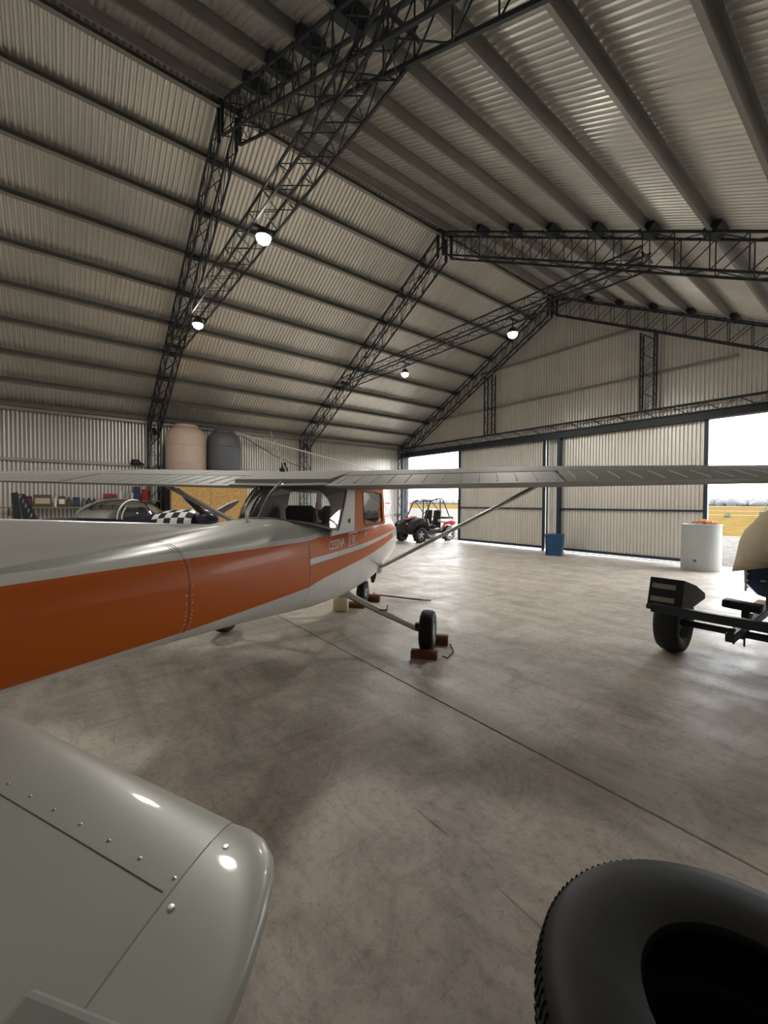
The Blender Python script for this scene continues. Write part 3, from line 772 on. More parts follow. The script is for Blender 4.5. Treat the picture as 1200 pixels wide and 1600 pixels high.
# greenhouse
def side_y(z): return .497-(z-1.28)*.09
def rounded(x0, x1, z0, z1, r, n=6, sl=0.):
    pts = []
    for cx, cz, a0 in ((x1-r, z1-r, 0), (x0+r, z1-r, pi/2), (x0+r, z0+r, pi), (x1-r, z0+r, 3*pi/2)):
        for k in range(n+1):
            a = a0+pi/2*k/n; x, z = cx+r*cos(a), cz+r*sin(a); pts.append((x+sl*(z-z0), z))
    return pts
def side_panel(name, outer, inner, s_, mats, parent, off=.004, thick=.018):
    """panel on the cabin side between outline `outer` (4 pts) and hole `inner`"""
    n = len(inner); cx = sum(p[0] for p in inner)/n; cz = sum(p[1] for p in inner)/n; o = []
    for p in inner:
        d = (p[0]-cx, p[1]-cz); best = 9
        for i in range(len(outer)):
            a, c = outer[i], outer[(i+1) % len(outer)]; e = (c[0]-a[0], c[1]-a[1]); den = d[0]*e[1]-d[1]*e[0]
            if abs(den) < 1e-9: continue
            t = ((a[0]-cx)*e[1]-(a[1]-cz)*e[0])/den; u = ((a[0]-cx)*d[1]-(a[1]-cz)*d[0])/den
            if t > 0 and -1e-6 <= u <= 1+1e-6: best = min(best, t)
        o.append((cx+d[0]*best, cz+d[1]*best))
    # snap nearest point to each corner
    for q in outer:
        i = min(range(n), key=lambda k: (o[k][0]-q[0])**2+(o[k][1]-q[1])**2); o[i] = q
    b = MB()
    P = lambda p, k: (p[0], -s_*(side_y(p[1])+off-k), p[1])
    for k in range(n):
        j = (k+1) % n
        b.add([P(o[k], 0), P(o[j], 0), P(inner[j], 0), P(inner[k], 0)], [(0, 1, 2, 3)])
        b.add([P(o[k], thick), P(o[j], thick), P(inner[j], thick), P(inner[k], thick)], [(3, 2, 1, 0)], 1)
        b.add([P(inner[k], 0), P(inner[j], 0), P(inner[j], thick), P(inner[k], thick)], [(0, 1, 2, 3)])
        b.add([P(o[k], 0), P(o[j], 0), P(o[j], thick), P(o[k], thick)], [(0, 3, 2, 1)])
    return b.build(name, [mats, 'interior'], parent, fix=False)
for s_ in (1, -1):
    win = rounded(.06, .96, 1.345, 1.735, .05, sl=.12)
    dr = side_panel('door', [(-.05, 1.318), (1.08, 1.318), (1.15, 1.79), (.02, 1.79)], win, s_, 'orange_paint', PL)
    b = MB(); b.add([(p[0], -s_*(side_y(p[1])-.006), p[1]) for p in win], [tuple(range(len(win)))]); b.build('window_pane', 'glass', dr, fix=False)
    b = MB(); b.path([(p[0], -s_*(side_y(p[1])+.006), p[1]) for p in win], .006, n=6, closed=True); b.build('window_seal', 'black_plastic', dr)
    b = MB(); b.box((.07, -s_*.512, 1.245), (.035, .012, .06), bev=.004); b.build('door_handle', 'white_gloss', dr)
    # orange post behind the door, white post between door and rear window
    def strip(name, quad, m):
        b = MB(); P = lambda p, k: (p[0], -s_*(side_y(p[1])+p[2]-k), p[1])
        v = [P(p, 0) for p in quad]+[P(p, .02) for p in quad]
        b.add(v, [(0, 1, 2, 3), (0, 4, 5, 1), (1, 5, 6, 2), (2, 6, 7, 3), (3, 7, 4, 0)]); b.add(v[4:], [(3, 2, 1, 0)], 1); return b.build(name, [m, 'interior'], PL)
    strip('door_post', [(-.30, 1.31, .003), (-.05, 1.31, .003), (.02, 1.79, .003), (-.16, 1.79, .003)], 'orange_paint')
    strip('rear_post', [(-.93, 1.30, -.025), (-.30, 1.31, .002), (-.16, 1.79, .002), (-.44, 1.745, -.008)], 'white_paint')
    b = MB(); b.lathe([(.0, .003), (.022, .002), (.024, 0)], 'y', (-.43, -s_*.483, 1.42), n=14, rot=Matrix.Rotation(0 if s_ < 0 else pi, 3, 'Z')); b.build('emblem', 'chock_wood', PL)
    strip('front_post', [(1.08, 1.31, .0), (1.20, 1.32, -.01), (1.0, 1.79, -.02), (.93, 1.79, .0)], 'white_paint')
    # rear window half
    base = [Vector((-1.37, 0, 1.468)), Vector((-1.345, -s_*.12, 1.462)), Vector((-1.27, -s_*.24, 1.445)), Vector((-1.12, -s_*.36, 1.42)), Vector((-.93, -s_*.455, 1.37)), Vector((-.76, -s_*.478, 1.35))]
    top = [Vector((-.985, 0, 1.785)), Vector((-.97, -s_*.13, 1.783)), Vector((-.92, -s_*.24, 1.778)), Vector((-.80, -s_*.34, 1.77)), Vector((-.60, -s_*.42, 1.76)), Vector((-.42, -s_*.445, 1.755))]
    def bow(i, t):
        p = base[i].lerp(top[i], t); return p+Vector((-.035, -s_*.02*(i/5), .02))*sin(pi*t)
    b = MB(); b.loft([[bow(i, t/6) for t in range(7)] for i in range(6)], closed=False); b.build('rear_window', 'glass', PL, smooth=80, fix=False)
    b = MB(); b.path([bow(5, t/6) for t in range(7)], .012, n=6); b.path([p+Vector((0, 0, .0)) for p in base], .012, n=6); b.build('window_frame', 'grey_paint', PL, smooth=80)
    # windscreen half
    base2 = [Vector((1.42, 0, 1.42)), Vector((1.38, -s_*.2, 1.415)), Vector((1.27, -s_*.38, 1.39)), Vector((1.15, -s_*.47, 1.36))]
    top2 = [Vector((.86, 0, 1.86)), Vector((.85, -s_*.2, 1.855)), Vector((.84, -s_*.36, 1.84)), Vector((.92, -s_*.445, 1.80))]
    b = MB(); b.loft([[base2[i].lerp(top2[i], t/5)+Vector((.04, 0, .02))*sin(pi*t/5) for t in range(6)] for i in range(4)], closed=False); b.build('windscreen', 'glass_clear', PL, smooth=80, fix=False)
b = MB(); b.path([Vector((-1.37, 0, 1.468)).lerp(Vector((-.985, 0, 1.785)), t/6)+Vector((-.035, 0, .02))*sin(pi*t/6) for t in range(7)], .014, n=6); b.build('rear_window_strip', 'grey_paint', PL, smooth=80)
# seats, panel and control yokes
for y in (.22, -.22):
    b = MB(); b.box((-.05, y, 1.36), (.10, .38, .42), Matrix.Rotation(-.22, 3, 'Y'), bev=.05); b.build('seat_back', 'seat_grey', PL, smooth=60)
b = MB(); b.box((1.0, 0, 1.42), (.08, .86, .16), bev=.03); b.build('instrument_panel', 'black_plastic', PL)
for y in (.22, -.22):
    b = MB(); b.tube((.98, y, 1.42), (.78, y, 1.43), .012, n=6); b.path([(.78, y-.13, 1.50), (.78, y-.13, 1.42), (.78, y, 1.40), (.78, y+.13, 1.42), (.78, y+.13, 1.50)], .014, n=6); b.build('control_yoke', 'black_plastic', PL)
# whip aerials and roof aerial
b = MB(); b.tube((-1.62, -.05, 1.44), (-1.66, -.045, 1.60), .010, .005, n=6); b.lathe([(.03, 0), (.02, .02), (.0, .025)], 'z', (-1.62, -.05, 1.44), n=10); b.build('tail_aerial', 'white_gloss', PL)
b = MB(); b.tube((-.30, .28, 1.90), (-.42, .42, 2.36), .009, .005, n=6); b.lathe([(.04, -.01), (.03, .02), (.0, .03)], 'z', (-.30, .28, 1.90), n=10); b.build('roof_aerial', 'white_gloss', PL)
b = MB(); b.lathe([(.05, -.03), (.05, .02), (.03, .03), (.03, .08), (.0, .09)], 'z', (-.1, .42, 1.97), n=12); b.build('rooftop_beacon', 'black_plastic', PL)
# nose: spinner, propeller
b = MB(); b.lathe([(.14, 2.52), (.135, 2.58), (.11, 2.66), (.06, 2.73), (.0, 2.76)], 'x', (0, 0, 1.06), n=20); b.build('spinner', 'white_paint', PL, smooth=True)
for a in (radians(4), radians(184)):
    b = MB(); rings = []
    for r_, ch, tw in ((.08, .06, .7), (.25, .13, .55), (.5, .14, .38), (.75, .11, .28), (.88, .05, .24)):
        rr = []
        for k in range(8):
            q = 2*pi*k/8; u, v = ch/2*cos(q), .012*sin(q); x = u*sin(tw)+v*cos(tw); y = u*cos(tw)-v*sin(tw)
            rr.append((2.60+x, y*cos(a)-r_*sin(a), 1.06+y*sin(a)+r_*cos(a)))
        rings.append(rr)
    b.loft(rings, capa=True, capb=True); b.build('propeller_blade', 'black_plastic', PL, smooth=50)
# landing gear
def wheel(name, c, r, w, parent, hub=.09):
    prof = [(hub, -w*.42), (r*.62, -w*.46), (r*.80, -w*.5), (r*.93, -w*.42), (r*.985, -w*.27), (r, -w*.1), (r, w*.1), (r*.985, w*.27), (r*.93, w*.42), (r*.80, w*.5), (r*.62, w*.46), (hub, w*.42)]
    b = MB(); b.lathe(prof, 'y', (0, 0, 0), n=36); t = b.build(name, 'rubber_worn', parent, smooth=50, loc=c)
    b = MB(); b.lathe([(0, -w*.40), (hub*.5, -w*.45), (r*.5, -w*.36), (r*.60, -w*.47), (r*.60, w*.47), (r*.5, w*.36), (hub*.5, w*.45), (0, w*.40)], 'y', n=24); b.build('wheel_rim', 'white_gloss', t, smooth=40)
    return t
TR = 1.245
for s_ in (1, -1):
    wheel('main_tyre', (0, -s_*TR, .222), .222, .155, PL)
    a, c = Vector((-.02, -s_*.20, .615)), Vector((.0, -s_*1.13, .235))
    b = MB(); b.path([a, a.lerp(c, .25), a.lerp(c, .5)-Vector((0, 0, .006)), a.lerp(c, .75)-Vector((0, 0, .004)), c], lambda t: .040-.014*t, n=10); lg = b.build('gear_leg', 'white_paint', PL, smooth=60)
    b = MB(); b.lathe([(.11, .0), (.075, .05), (.05, .12), (.042, .17)], 'y', a, n=14, rot=Matrix.Rotation(.36*s_, 3, 'X') @ Matrix.Rotation(0 if s_ < 0 else pi, 3, 'Z')); b.build('leg_fairing', 'white_paint', lg, smooth=60)
    b = MB(); b.tube(c, (0, -s_*1.20, .222), .03, n=10); b.tube((0, -s_*1.16, .222), (0, -s_*1.175, .222), .085, n=18); b.box((-.05, -s_*1.14, .28), (.06, .05, .07), bev=.008); b.build('brake', 'black_plastic', PL)
    p = a.lerp(c, .60); b = MB(); b.box(p+Vector((-.03, 0, .035)), (.035, .09, .012), bev=.003); b.tube(p+Vector((-.02, -s_*.03, .03)), p+Vector((-.04, -s_*.05, .10)), .006, n=6); b.build('step', 'black_plastic', lg)
    b = MB(); b.path([a+Vector((-.03, -s_*.1, -.06)), a.lerp(c, .5)+Vector((-.03, 0, -.03)), c+Vector((-.03, 0, -.02))], .004, n=5); b.build('brake_line', 'black_plastic', lg)
wheel('nose_tyre', (1.77, 0, .19), .19, .13, PL, .07)
b = MB()
b.tube((1.80, 0, .70), (1.78, 0, .45), .035, n=12); b.tube((1.78, 0, .47), (1.78, 0, .40), .05, n=12)
for y in (-.085, .085): b.box((1.775, y, .30), (.05, .014, .26), bev=.004)
b.box((1.78, 0, .42), (.06, .19, .02), bev=.004); b.tube((1.77, -.10, .19), (1.77, .10, .19), .014, n=8); b.build('nose_fork', 'alu', PL, smooth=50)
# fuselage lettering
def text(name, s, size, m, matname, parent, space=1.):
    cu = D.curves.new(name, 'FONT'); cu.body = s; cu.size = size; cu.extrude = .0006; cu.space_character = space; cu.resolution_u = 3
    o = D.objects.new(name, cu); COL.objects.link(o); bpy.context.view_layer.update()
    me = D.meshes.new_from_object(o.evaluated_get(bpy.context.evaluated_depsgraph_get())); D.objects.remove(o)
    me.materials.clear(); me.materials.append(MATS[matname]); return obj(name, me, parent, m)
def side_matrix(X, z, s_, off=.004, skew=0.):
    y0 = Vector(section(X)[9]); w = interp(FUS, X)[0]
    zz = Vector((0, s_*.0, 1)); ex = Vector((1, 0, .0)) if s_ > 0 else Vector((-1, 0, 0))
    dx = (interp(FUS, X+.3)[0]-interp(FUS, X)[0])/.3
    ex = Vector((1, -dx, .02)).normalized() if s_ > 0 else Vector((-1, -dx, -.02)).normalized()
    n = ex.cross(zz).normalized(); zz = n.cross(ex)
    return frame_matrix(Vector((X, -s_*(w+off), z)), ex, zz, n)
M1 = side_matrix(-.98, 1.175, 1)
text('lettering', 'CESSNA', .115, M1, 'text_white', fus, .92)
M2 = side_matrix(-.46, 1.178, 1)
text('lettering', '150', .125, M2, 'text_white', fus, .95)
b = MB(); T = .010
for (x0, x1, z0, z1) in ((-.015, .245, -.02, -.02+T), (-.015, .245, .105, .105+T), (-.015, -.015+T, -.02, .105), (.245-T, .245, -.02, .115)):
    b.box(((x0+x1)/2, (z0+z1)/2, .0005), (x1-x0, z1-z0, .0012))
o = b.build('lettering_frame', 'text_white', fus); o.matrix_basis = M2

# ------------------------------------------------------------------ chocks, can, tow bar
def rz_of(dx, dy): return atan2(dy, dx)
PR = radians(128.67)
def chock(x, y, label, L=.27, h=.10, rz=PR+pi/2):
    b = MB(); b.prism([(-.05, 0), (.05, 0), (.05, h*.75), (.02, h), (-.045, h)], 'x', -L/2, L/2)
    o = b.build('wheel_chock', 'chock_wood'); o.location = (x, y, 0); o.rotation_euler = (0, 0, rz); tag(o, label, 'wheel chock', 'brown wooden wheel chocks'); return o
hx, hy = cos(PR), sin(PR); lx, ly = -sin(PR), cos(PR)
def pw(X, Y): return -4.17+X*hx+Y*lx, 2.34+X*hy+Y*ly
chock(*pw(-.235, -1.24), 'brown wooden chock behind the right main tyre', h=.075)
x, y = pw(.225, -1.33); chock(x, y, 'brown wooden chock in front of the right main tyre', .24, .10)
chock(*pw(1.55, .06), 'brown wooden chock behind the nose wheel', .30, .075)
x, y = pw(1.98, -.10); chock(x, y, 'brown wooden chock in front of the nose wheel', .24, .11)
# cord between the chocks of the right main wheel
x0, y0 = pw(-.20, -1.42); x1, y1 = pw(.20, -1.46)
b = MB(); b.path([(x0, y0, .02), (x0+.05, y0+.03, .008), ((x0+x1)/2+.07, (y0+y1)/2+.05, .008), (x1+.02, y1, .02)], .007, n=6); tag(b.build('chock_cord', 'black_plastic', smooth=True), 'short dark cord lying between the right wheel chocks', 'cord')
# jerry can
jc = empty('jerry_can', (-5.16, 3.24, 0), YAW+.1); tag(jc, 'beige plastic jerry can on the floor behind the nose wheel', 'jerry can')
b = MB(); b.box((0, 0, .10), (.23, .15, .20), bev=.025); b.box((-.04, 0, .205), (.10, .05, .05), bev=.012); b.build('body', 'can_plastic', jc, smooth=50)
b = MB(); b.tube((.05, -.075, .155), (.05, -.10, .155), .036, n=16); b.build('cap', 'can_plastic', jc, smooth=40)
b = MB(); b.box((-.05, -.076, .16), (.10, .012, .028), bev=.005); b.build('grip', 'can_plastic', jc)
b = MB(); pts = []
for i in range(26): pts.append((.10*cos(i*.9)*(1-.01*i)+.02*sin(i*2.3), .05*sin(i*.9), .228+.018*sin(i*1.7)+.01*(i % 3)))
b.path(pts, .008, n=5); o = b.build('hose_bundle', 'black_plastic', smooth=True); o.location = (-5.17, 3.25, 0); o.rotation_euler = (0, 0, YAW); tag(o, 'coil of thin black hose heaped on the jerry can', 'hose')
# tow bar
tb = empty('tow_bar', (-5.30, 4.27, 0), 0); tag(tb, 'thin brown tow bar lying on the floor from the nose wheel', 'tow bar')
b = MB(); b.tube((-.22, -.17, .06), (.44, .35, .016), .013, n=8); b.build('shaft', 'chock_wood', tb)
b = MB(); b.tube((.43, .342, .017), (.55, .436, .014), .009, n=8); b.build('tip', 'black_plastic', tb)
b = MB(); b.tube((-.22-.06, -.17+.075, .06), (-.22+.06, -.17-.075, .06), .012, n=8); b.build('yoke', 'black_plastic', tb)

# ------------------------------------------------------------------ blue bin and white drum by the doors
bn = empty('storage_bin', (-6.72, 12.0, 0), .35); tag(bn, 'blue plastic bin standing below the post between the doors', 'bin')
def taper(b, w0, d0, w1, d1, h, z0=0.):
    r = lambda w, d, z: [(-w/2, -d/2, z), (w/2, -d/2, z), (w/2, d/2, z), (-w/2, d/2, z)]
    b.loft([r(w0, d0, z0), r(w1, d1, z0+h)], capa=True, capb=True)
b = MB(); taper(b, .44, .40, .50, .46, .62); b.build('body', 'bin_blue', bn)
b = MB(); b.box((0, 0, .635), (.53, .49, .03), bev=.008); b.build('lid', 'bin_blue', bn)
for s_ in (-1, 1):
    b = MB(); b.box((s_*.21, -.225, .31), (.03, .03, .60)); b.build('corner_rib', 'bin_blue', bn)
dm = empty('plastic_drum', (-3.08, 12.22, 0)); tag(dm, 'grey-white cylindrical drum in front of the open door edge', 'drum')
b = MB(); b.lathe([(0, .005), (.385, .0), (.40, .02), (.40, .5), (.395, 1.07), (.40, 1.10), (.385, 1.11), (.375, 1.08), (.375, .9), (.0, .9)], 'z', n=40); b.build('body', 'tank_white', dm, smooth=40)
b = MB(); b.path([(.398*cos(a), .398*sin(a), 1.10) for a in [2*pi*i/40 for i in range(40)]], .012, n=6, closed=True); b.build('rim', 'tank_white', dm, smooth=80)
b = MB(); b.lathe([(0, .02), (.03, .015), (.035, 0)], 'x', (-.02, -.40, .25), n=12, rot=Matrix.Rotation(-pi/2, 3, 'Z')); b.build('bung', 'tank_grey', dm)
b = MB()
random.seed(3)
N = 14
for i in range(N+1):
    for j in range(N+1):
        u, v = i/N-.5, j/N-.5; r_ = sqrt(u*u+v*v); b.v.append((u*.42, v*.34, .07*max(0, 1-r_*1.5)+.03*sin(i*1.7)*cos(j*1.3)+.012*random.random()))
for i in range(N):
    for j in range(N): a = i*(N+1)+j; b.f.append((a, a+1, a+N+2, a+N+1)); b.mi.append(0)
o = b.build('rag', 'orange_cloth', smooth=80, fix=False); o.location = (-3.02, 12.22, 1.13); sm = o.modifiers.new('thick', 'SOLIDIFY'); sm.thickness = .015
tag(o, 'crumpled orange rag heaped on top of the drum', 'rag')
# hoses / yellow strip of the door track
b = MB(); b.box((-5.2, 13.06, .012), (4.1, .05, .024)); tag(b.build('track_strip', 'galv_purlin'), 'narrow floor rail under the right sliding door', 'floor rail')

# ------------------------------------------------------------------ boat trailer
tl = empty('boat_trailer', (-1.42, 5.25, 0)); tag(tl, 'black boat trailer with a mudguard over its left wheel', 'trailer')
def tyre(name, parent, c, r, w, axis='x', hub=.17):
    prof = [(hub, -w*.40), (r*.66, -w*.47), (r*.80, -w*.5), (r*.93, -w*.45), (r*.98, -w*.34), (r, -w*.1), (r, w*.1), (r*.98, w*.34), (r*.93, w*.45), (r*.80, w*.5), (r*.66, w*.47), (hub, w*.40)]
    b = MB(); b.lathe(prof, axis, n=40); t = b.build(name, 'rubber', parent, smooth=50, loc=c)
    b = MB(); b.lathe([(0, -w*.2), (.05, -w*.3), (hub*.9, -w*.12), (hub, -w*.42), (hub, w*.42), (hub*.9, w*.12), (.05, w*.3), (0, w*.2)], axis, n=28); b.build('wheel_rim', 'tank_grey', t, smooth=40)
    return t
for x in (-.10, 1.85):
    tyre('trailer_tyre', tl, (x-.03 if x < 0 else x, 0, .325), .325, .23)
    b = MB()
    arc = [(-.42, .52), (-.33, .815), (.05, .72), (.36, .60)]
    for (p, q) in zip(arc, arc[1:]):
        b.add([(x-.15, p[0], p[1]), (x+.15, p[0], p[1]), (x+.15, q[0], q[1]), (x-.15, q[0], q[1]), (x-.15, p[0], p[1]+.012), (x+.15, p[0], p[1]+.012), (x+.15, q[0], q[1]+.012), (x-.15, q[0], q[1]+.012)],
              [(0, 1, 2, 3), (7, 6, 5, 4), (0, 4, 5, 1), (1, 5, 6, 2), (2, 6, 7, 3), (3, 7, 4, 0)])
    sd = x+.147 if x < 1 else x-.147
    b.prism([(-.42, .52), (-.33, .825), (.05, .73), (.36, .60), (.36, .55), (.0, .52)], 'x', sd-.007, sd+.007)
    mg = b.build('mudguard', 'black_plastic', tl)
    for z in (.615, .745):
        bb = MB(); t = (z-.52)/.295; yy = -.42+.09*t-.004; bb.box((x-.02, yy, z), (.21, .006, .05), Matrix.Rotation(-.296, 3, 'X')); bb.build('reflector_strip', 'galv_purlin', mg)
b = MB(); b.box((.84, -.47, .535), (2.06, .07, .085), bev=.006); b.build('rear_beam', 'steel_dark', tl)
b = MB(); b.tube((-.10, 0, .325), (1.85, 0, .325), .035, n=12); b.build('axle', 'steel_dark', tl)
for x in (.45, 1.29):
    b = MB(); b.box((x, 1.2, .385), (.07, 3.4, .08), bev=.006); b.build('side_rail', 'steel_dark', tl)
    b = MB(); b.path([(x-.02, -.42, .44), (x-.02, -.2, .385), (x-.02, 0, .37), (x-.02, .2, .385), (x-.02, .42, .44)], .028, n=6, flat=.5); b.build('leaf_spring', 'steel_dark', tl)
    b = MB(); b.box((x-.02, 0, .33), (.09, .10, .10), bev=.01); b.tube((x-.06, -.06, .22), (x-.06, -.06, .46), .009, n=6); b.tube((x+.02, -.06, .22), (x+.02, -.06, .46), .009, n=6); b.build('spring_clamp', 'steel_dark', tl)
    b = MB(); b.box((x-.03 if x < 1 else x+.03, .09, .585), (.30, .13, .08), Matrix.Rotation(.06 if x < 1 else -.06, 3, 'Y'), bev=.012); b.box((x, .09, .485), (.06, .06, .13)); b.build('bunk', 'black_plastic', tl)
b = MB(); b.box((.87, 3.0, .50), (.09, 2.6, .09), bev=.006); b.build('drawbar', 'steel_dark', tl)
b = MB(); b.tube((-.225, -.49, .545), (-.16, -.49, .545), .028, n=10); b.tube((-.13, -.49, .545), (1.80, -.49, .545), .010, n=6); b.build('lamp_rod', 'black_plastic', tl)
# boat with tarpaulin
bt = empty('boat', (-.60, 6.5, 0)); tag(bt, 'blue-hulled boat on the trailer, partly hidden at the right edge', 'boat')
b = MB(); rings = []
for y, k, zk, zs in ((0, .92, .50, .93), (.15, 1, .48, .94), (1.6, 1., .48, .98), (2.8, .72, .52, 1.05), (3.5, .25, .62, 1.12), (3.7, .03, .75, 1.14)):
    w = .64*k; rings.append([(-w, y, zs), (-w*.99, y, zk+.15), (-w*.8, y, zk+.02), (-w*.3, y, zk-.06), (0, y, zk-.09), (w*.3, y, zk-.06), (w*.8, y, zk+.02), (w*.99, y, zk+.15), (w, y, zs), (w*.9, y, zs), (-w*.9, y, zs)])
b.loft(rings, capa=True, capb=True); b.build('hull', 'hull_blue', bt, smooth=35)
b = MB(); b.path([(-.64*.92, -.005, .55), (-.64*.92, -.005, .92)], .012, n=6); b.build('transom_edge', 'alu', bt)
for i in range(4):
    b = MB(); b.lathe([(0, .008), (.012, .006), (.015, 0)], 'y', (-.575, -.004, .60+i*.08), n=8, rot=Matrix.Rotation(pi, 3, 'X')); b.build('bolt', 'white_gloss', bt)
b = MB(); b.path([(-.45, -.03, .70), (.4, -.03, .72)], .014, n=6); b.build('grab_bar', 'alu', bt)
b = MB(); b.tube((-.38, -.04, .40), (-.38, -.04, .72), .02, n=8); b.build('bracket', 'black_plastic', bt)
b = MB(); b.box((-.1, .12, .40), (.85, .3, .05), bev=.01); b.build('keel_plank', 'wood_pale', bt)
# tarp
b = MB(); rings = []; random.seed(11)
for j, (y, w, z0, zt) in enumerate(((-.24, .30, .90, 1.02), (-.20, .60, .80, 1.12), (-.05, .70, .78, 1.45), (.25, .73, .80, 1.66), (.8, .74, .82, 1.70), (1.6, .73, .86, 1.62), (2.6, .60, .92, 1.45), (3.4, .32, 1.0, 1.28), (3.75, .1, 1.08, 1.16))):
    r_ = []
    for i in range(21):
        a = pi*i/20; u = -cos(a); h = sin(a)**.75
        r_.append((w*u*(1+.02*sin(i*2.1+j)), y+.012*sin(i*1.9+j*2), z0+(zt-z0)*h+.012*sin(i*2.7+j*1.7)))
    rings.append(r_)
b.loft(rings, closed=False); b.add(rings[0], [tuple(range(21))])
o = b.build('boat_tarp', 'tarp', smooth=60, fix=False); o.location = (-.60, 6.5, 0); sm = o.modifiers.new('thick', 'SOLIDIFY'); sm.thickness = .012
tag(o, 'beige tarpaulin draped over the blue boat', 'tarpaulin')

# ------------------------------------------------------------------ stack of tyres near the camera
lab = ('black tyre on top of the stack, near the camera at lower right', 'black tyre in the middle of the stack at lower right', 'black tyre at the bottom of the stack, on the floor')
TY = Vector((-.1425, 1.024, 0))
for i, z in enumerate((.526, .316, .106)):
    t = empty('loose_tyre', (TY.x, TY.y, z)); tag(t, lab[i], 'tyre', 'stacked black tyres')
    prof = []
    R0, w = .405, .20
    for r_, h in ((.205, .060), (.195, .078), (.20, .092), (.225, .098), (.27, .104), (.325, .104), (.365, .094), (.385, .078), (.398, .055), (.402, .02), (.402, -.02), (.398, -.055), (.385, -.078), (.365, -.094), (.325, -.104), (.27, -.104), (.225, -.098), (.20, -.092), (.195, -.078), (.205, -.060), (.26, -.05), (.36, -.045), (.38, 0), (.36, .045), (.26, .05), (.205, .060)): prof.append((r_, h))
    b = MB(); b.lathe(prof, 'z', n=64); b.build('casing', 'rubber_worn', t, smooth=50)
    b = MB(); n = 120
    for k in range(n):
        a = 2*pi*k/n
        for s_ in (1, -1): b.box((.3965*cos(a), .3965*sin(a), s_*.046), (.011, .006, .045), rotz(a) @ Matrix.Rotation(-s_*.25, 3, 'Y'))
    tag(b.build('tread_lugs', 'rubber_worn', t), kind='stuff')

# ------------------------------------------------------------------ water tanks on the OSB cabin
os_ = empty('osb_cabin', (-14.25, 3.66, 0)); tag(os_, 'plywood-clad store cabin under the two water tanks', 'cabin')
b = MB(); b.box((0, 0, 2.48), (1.7, 2.26, .08)); b.build('roof_deck', 'shelf_wood', os_)
for k in range(2):
    b = MB(); b.box((.84, -.555+k*1.11, 1.22), (.018, 1.10, 2.44)); b.build('osb_panel', 'osb', os_)
b = MB(); b.box((0, -1.12, 1.22), (1.68, .02, 2.44)); b.build('side_panel', 'black_plastic', os_)
b = MB(); b.box((0, 1.12, 1.22), (1.68, .02, 2.44)); b.build('side_panel', 'osb', os_)
b = MB(); b.box((.845, -1.125, 1.22), (.05, .04, 2.44)); b.build('corner_post', 'shelf_wood', os_)
b = MB(); b.box((.86, .66, 2.10), (.03, .05, .09), bev=.01); b.tube((.87, .68, 2.075), (.87, .80, 2.06), .012, n=6); o = b.build('wall_lamp', 'white_gloss', os_)
def tank(y, R_, z1, m, label, ribs):
    t = empty('water_tank', (-14.2, y, 2.52)); tag(t, label, 'water tank', 'tanks on the cabin roof')
    h = z1-2.52
    b = MB(); b.lathe([(0, 0), (R_*.97, 0), (R_, .03), (R_, h*.70), (R_*.985, h*.77), (R_*.93, h*.835), (R_*.80, h*.89), (R_*.62, h*.925), (R_*.60, h*.925)], 'z', n=40); b.build('body', m, t, smooth=50)
    b = MB(); b.lathe([(R_*.62, h*.92), (R_*.62, h*.965), (R_*.585, h*.985), (R_*.3, h), (0, h)], 'z', n=32); b.build('lid', m, t, smooth=40)
    for z in ribs:
        b = MB(); b.path([(R_*cos(2*pi*i/36), R_*sin(2*pi*i/36), h*z) for i in range(36)], .012, n=6, closed=True); b.build('rib', m, t, smooth=80)
tank(3.13, .585, 4.06, 'tank_beige', 'large beige plastic water tank on the cabin roof', (.2, .55))
tank(4.30, .535, 4.02, 'tank_grey', 'dark grey plastic water tank beside the beige one', (.6,))
b = MB(); b.path([(-14.5, 4.8, 4.0), (-14.62, 5.1, 4.0), (-14.62, 7.2, 3.65), (-14.62, 9.2, 3.33), (-14.62, 11.3, 3.0)], .03, n=8); tag(b.build('water_pipe', 'pvc', smooth=60), 'long cream water pipe running down from the grey tank along the wall', 'pipe')
b = MB(); pts = [Vector((-14.7, 4.85, 4.02)), Vector((-14.9, 5.2, 3.98)), Vector((-14.92, 5.8, 3.68)), Vector((-14.92, 6.4, 3.38)), Vector((-14.92, 7.1, 3.12)), Vector((-14.95, 7.9, 2.95)), Vector((-14.98, 8.2, 2.6))]
b.path(pts, .014, n=6); tag(b.build('black_hose', 'black_plastic', smooth=60), 'thin black hose sagging from the grey tank to the wall', 'hose')
b = MB(); b.box((0, 0, 0), (.12, .24, .16), bev=.03); b.tube((.02, .10, -.02), (.05, .24, -.08), .05, .02, n=8); o = b.build('junction_box', 'black_plastic'); o.location = (-15.08, 1.84, 2.86); tag(o, 'small black box fixed on the left wall rail beside the tanks', 'junction box')
b = MB(); b.box((0, 0, 0), (.012, .40, .20)); sg = b.build('wall_sign', 'sign_white'); sg.location = (-15.08, 12.05, 1.55); tag(sg, 'small white and red sign on the wall near the door corner', 'sign')
b = MB(); b.box((.008, 0, .03), (.006, .32, .07)); b.build('red_band', 'red_paint', sg)

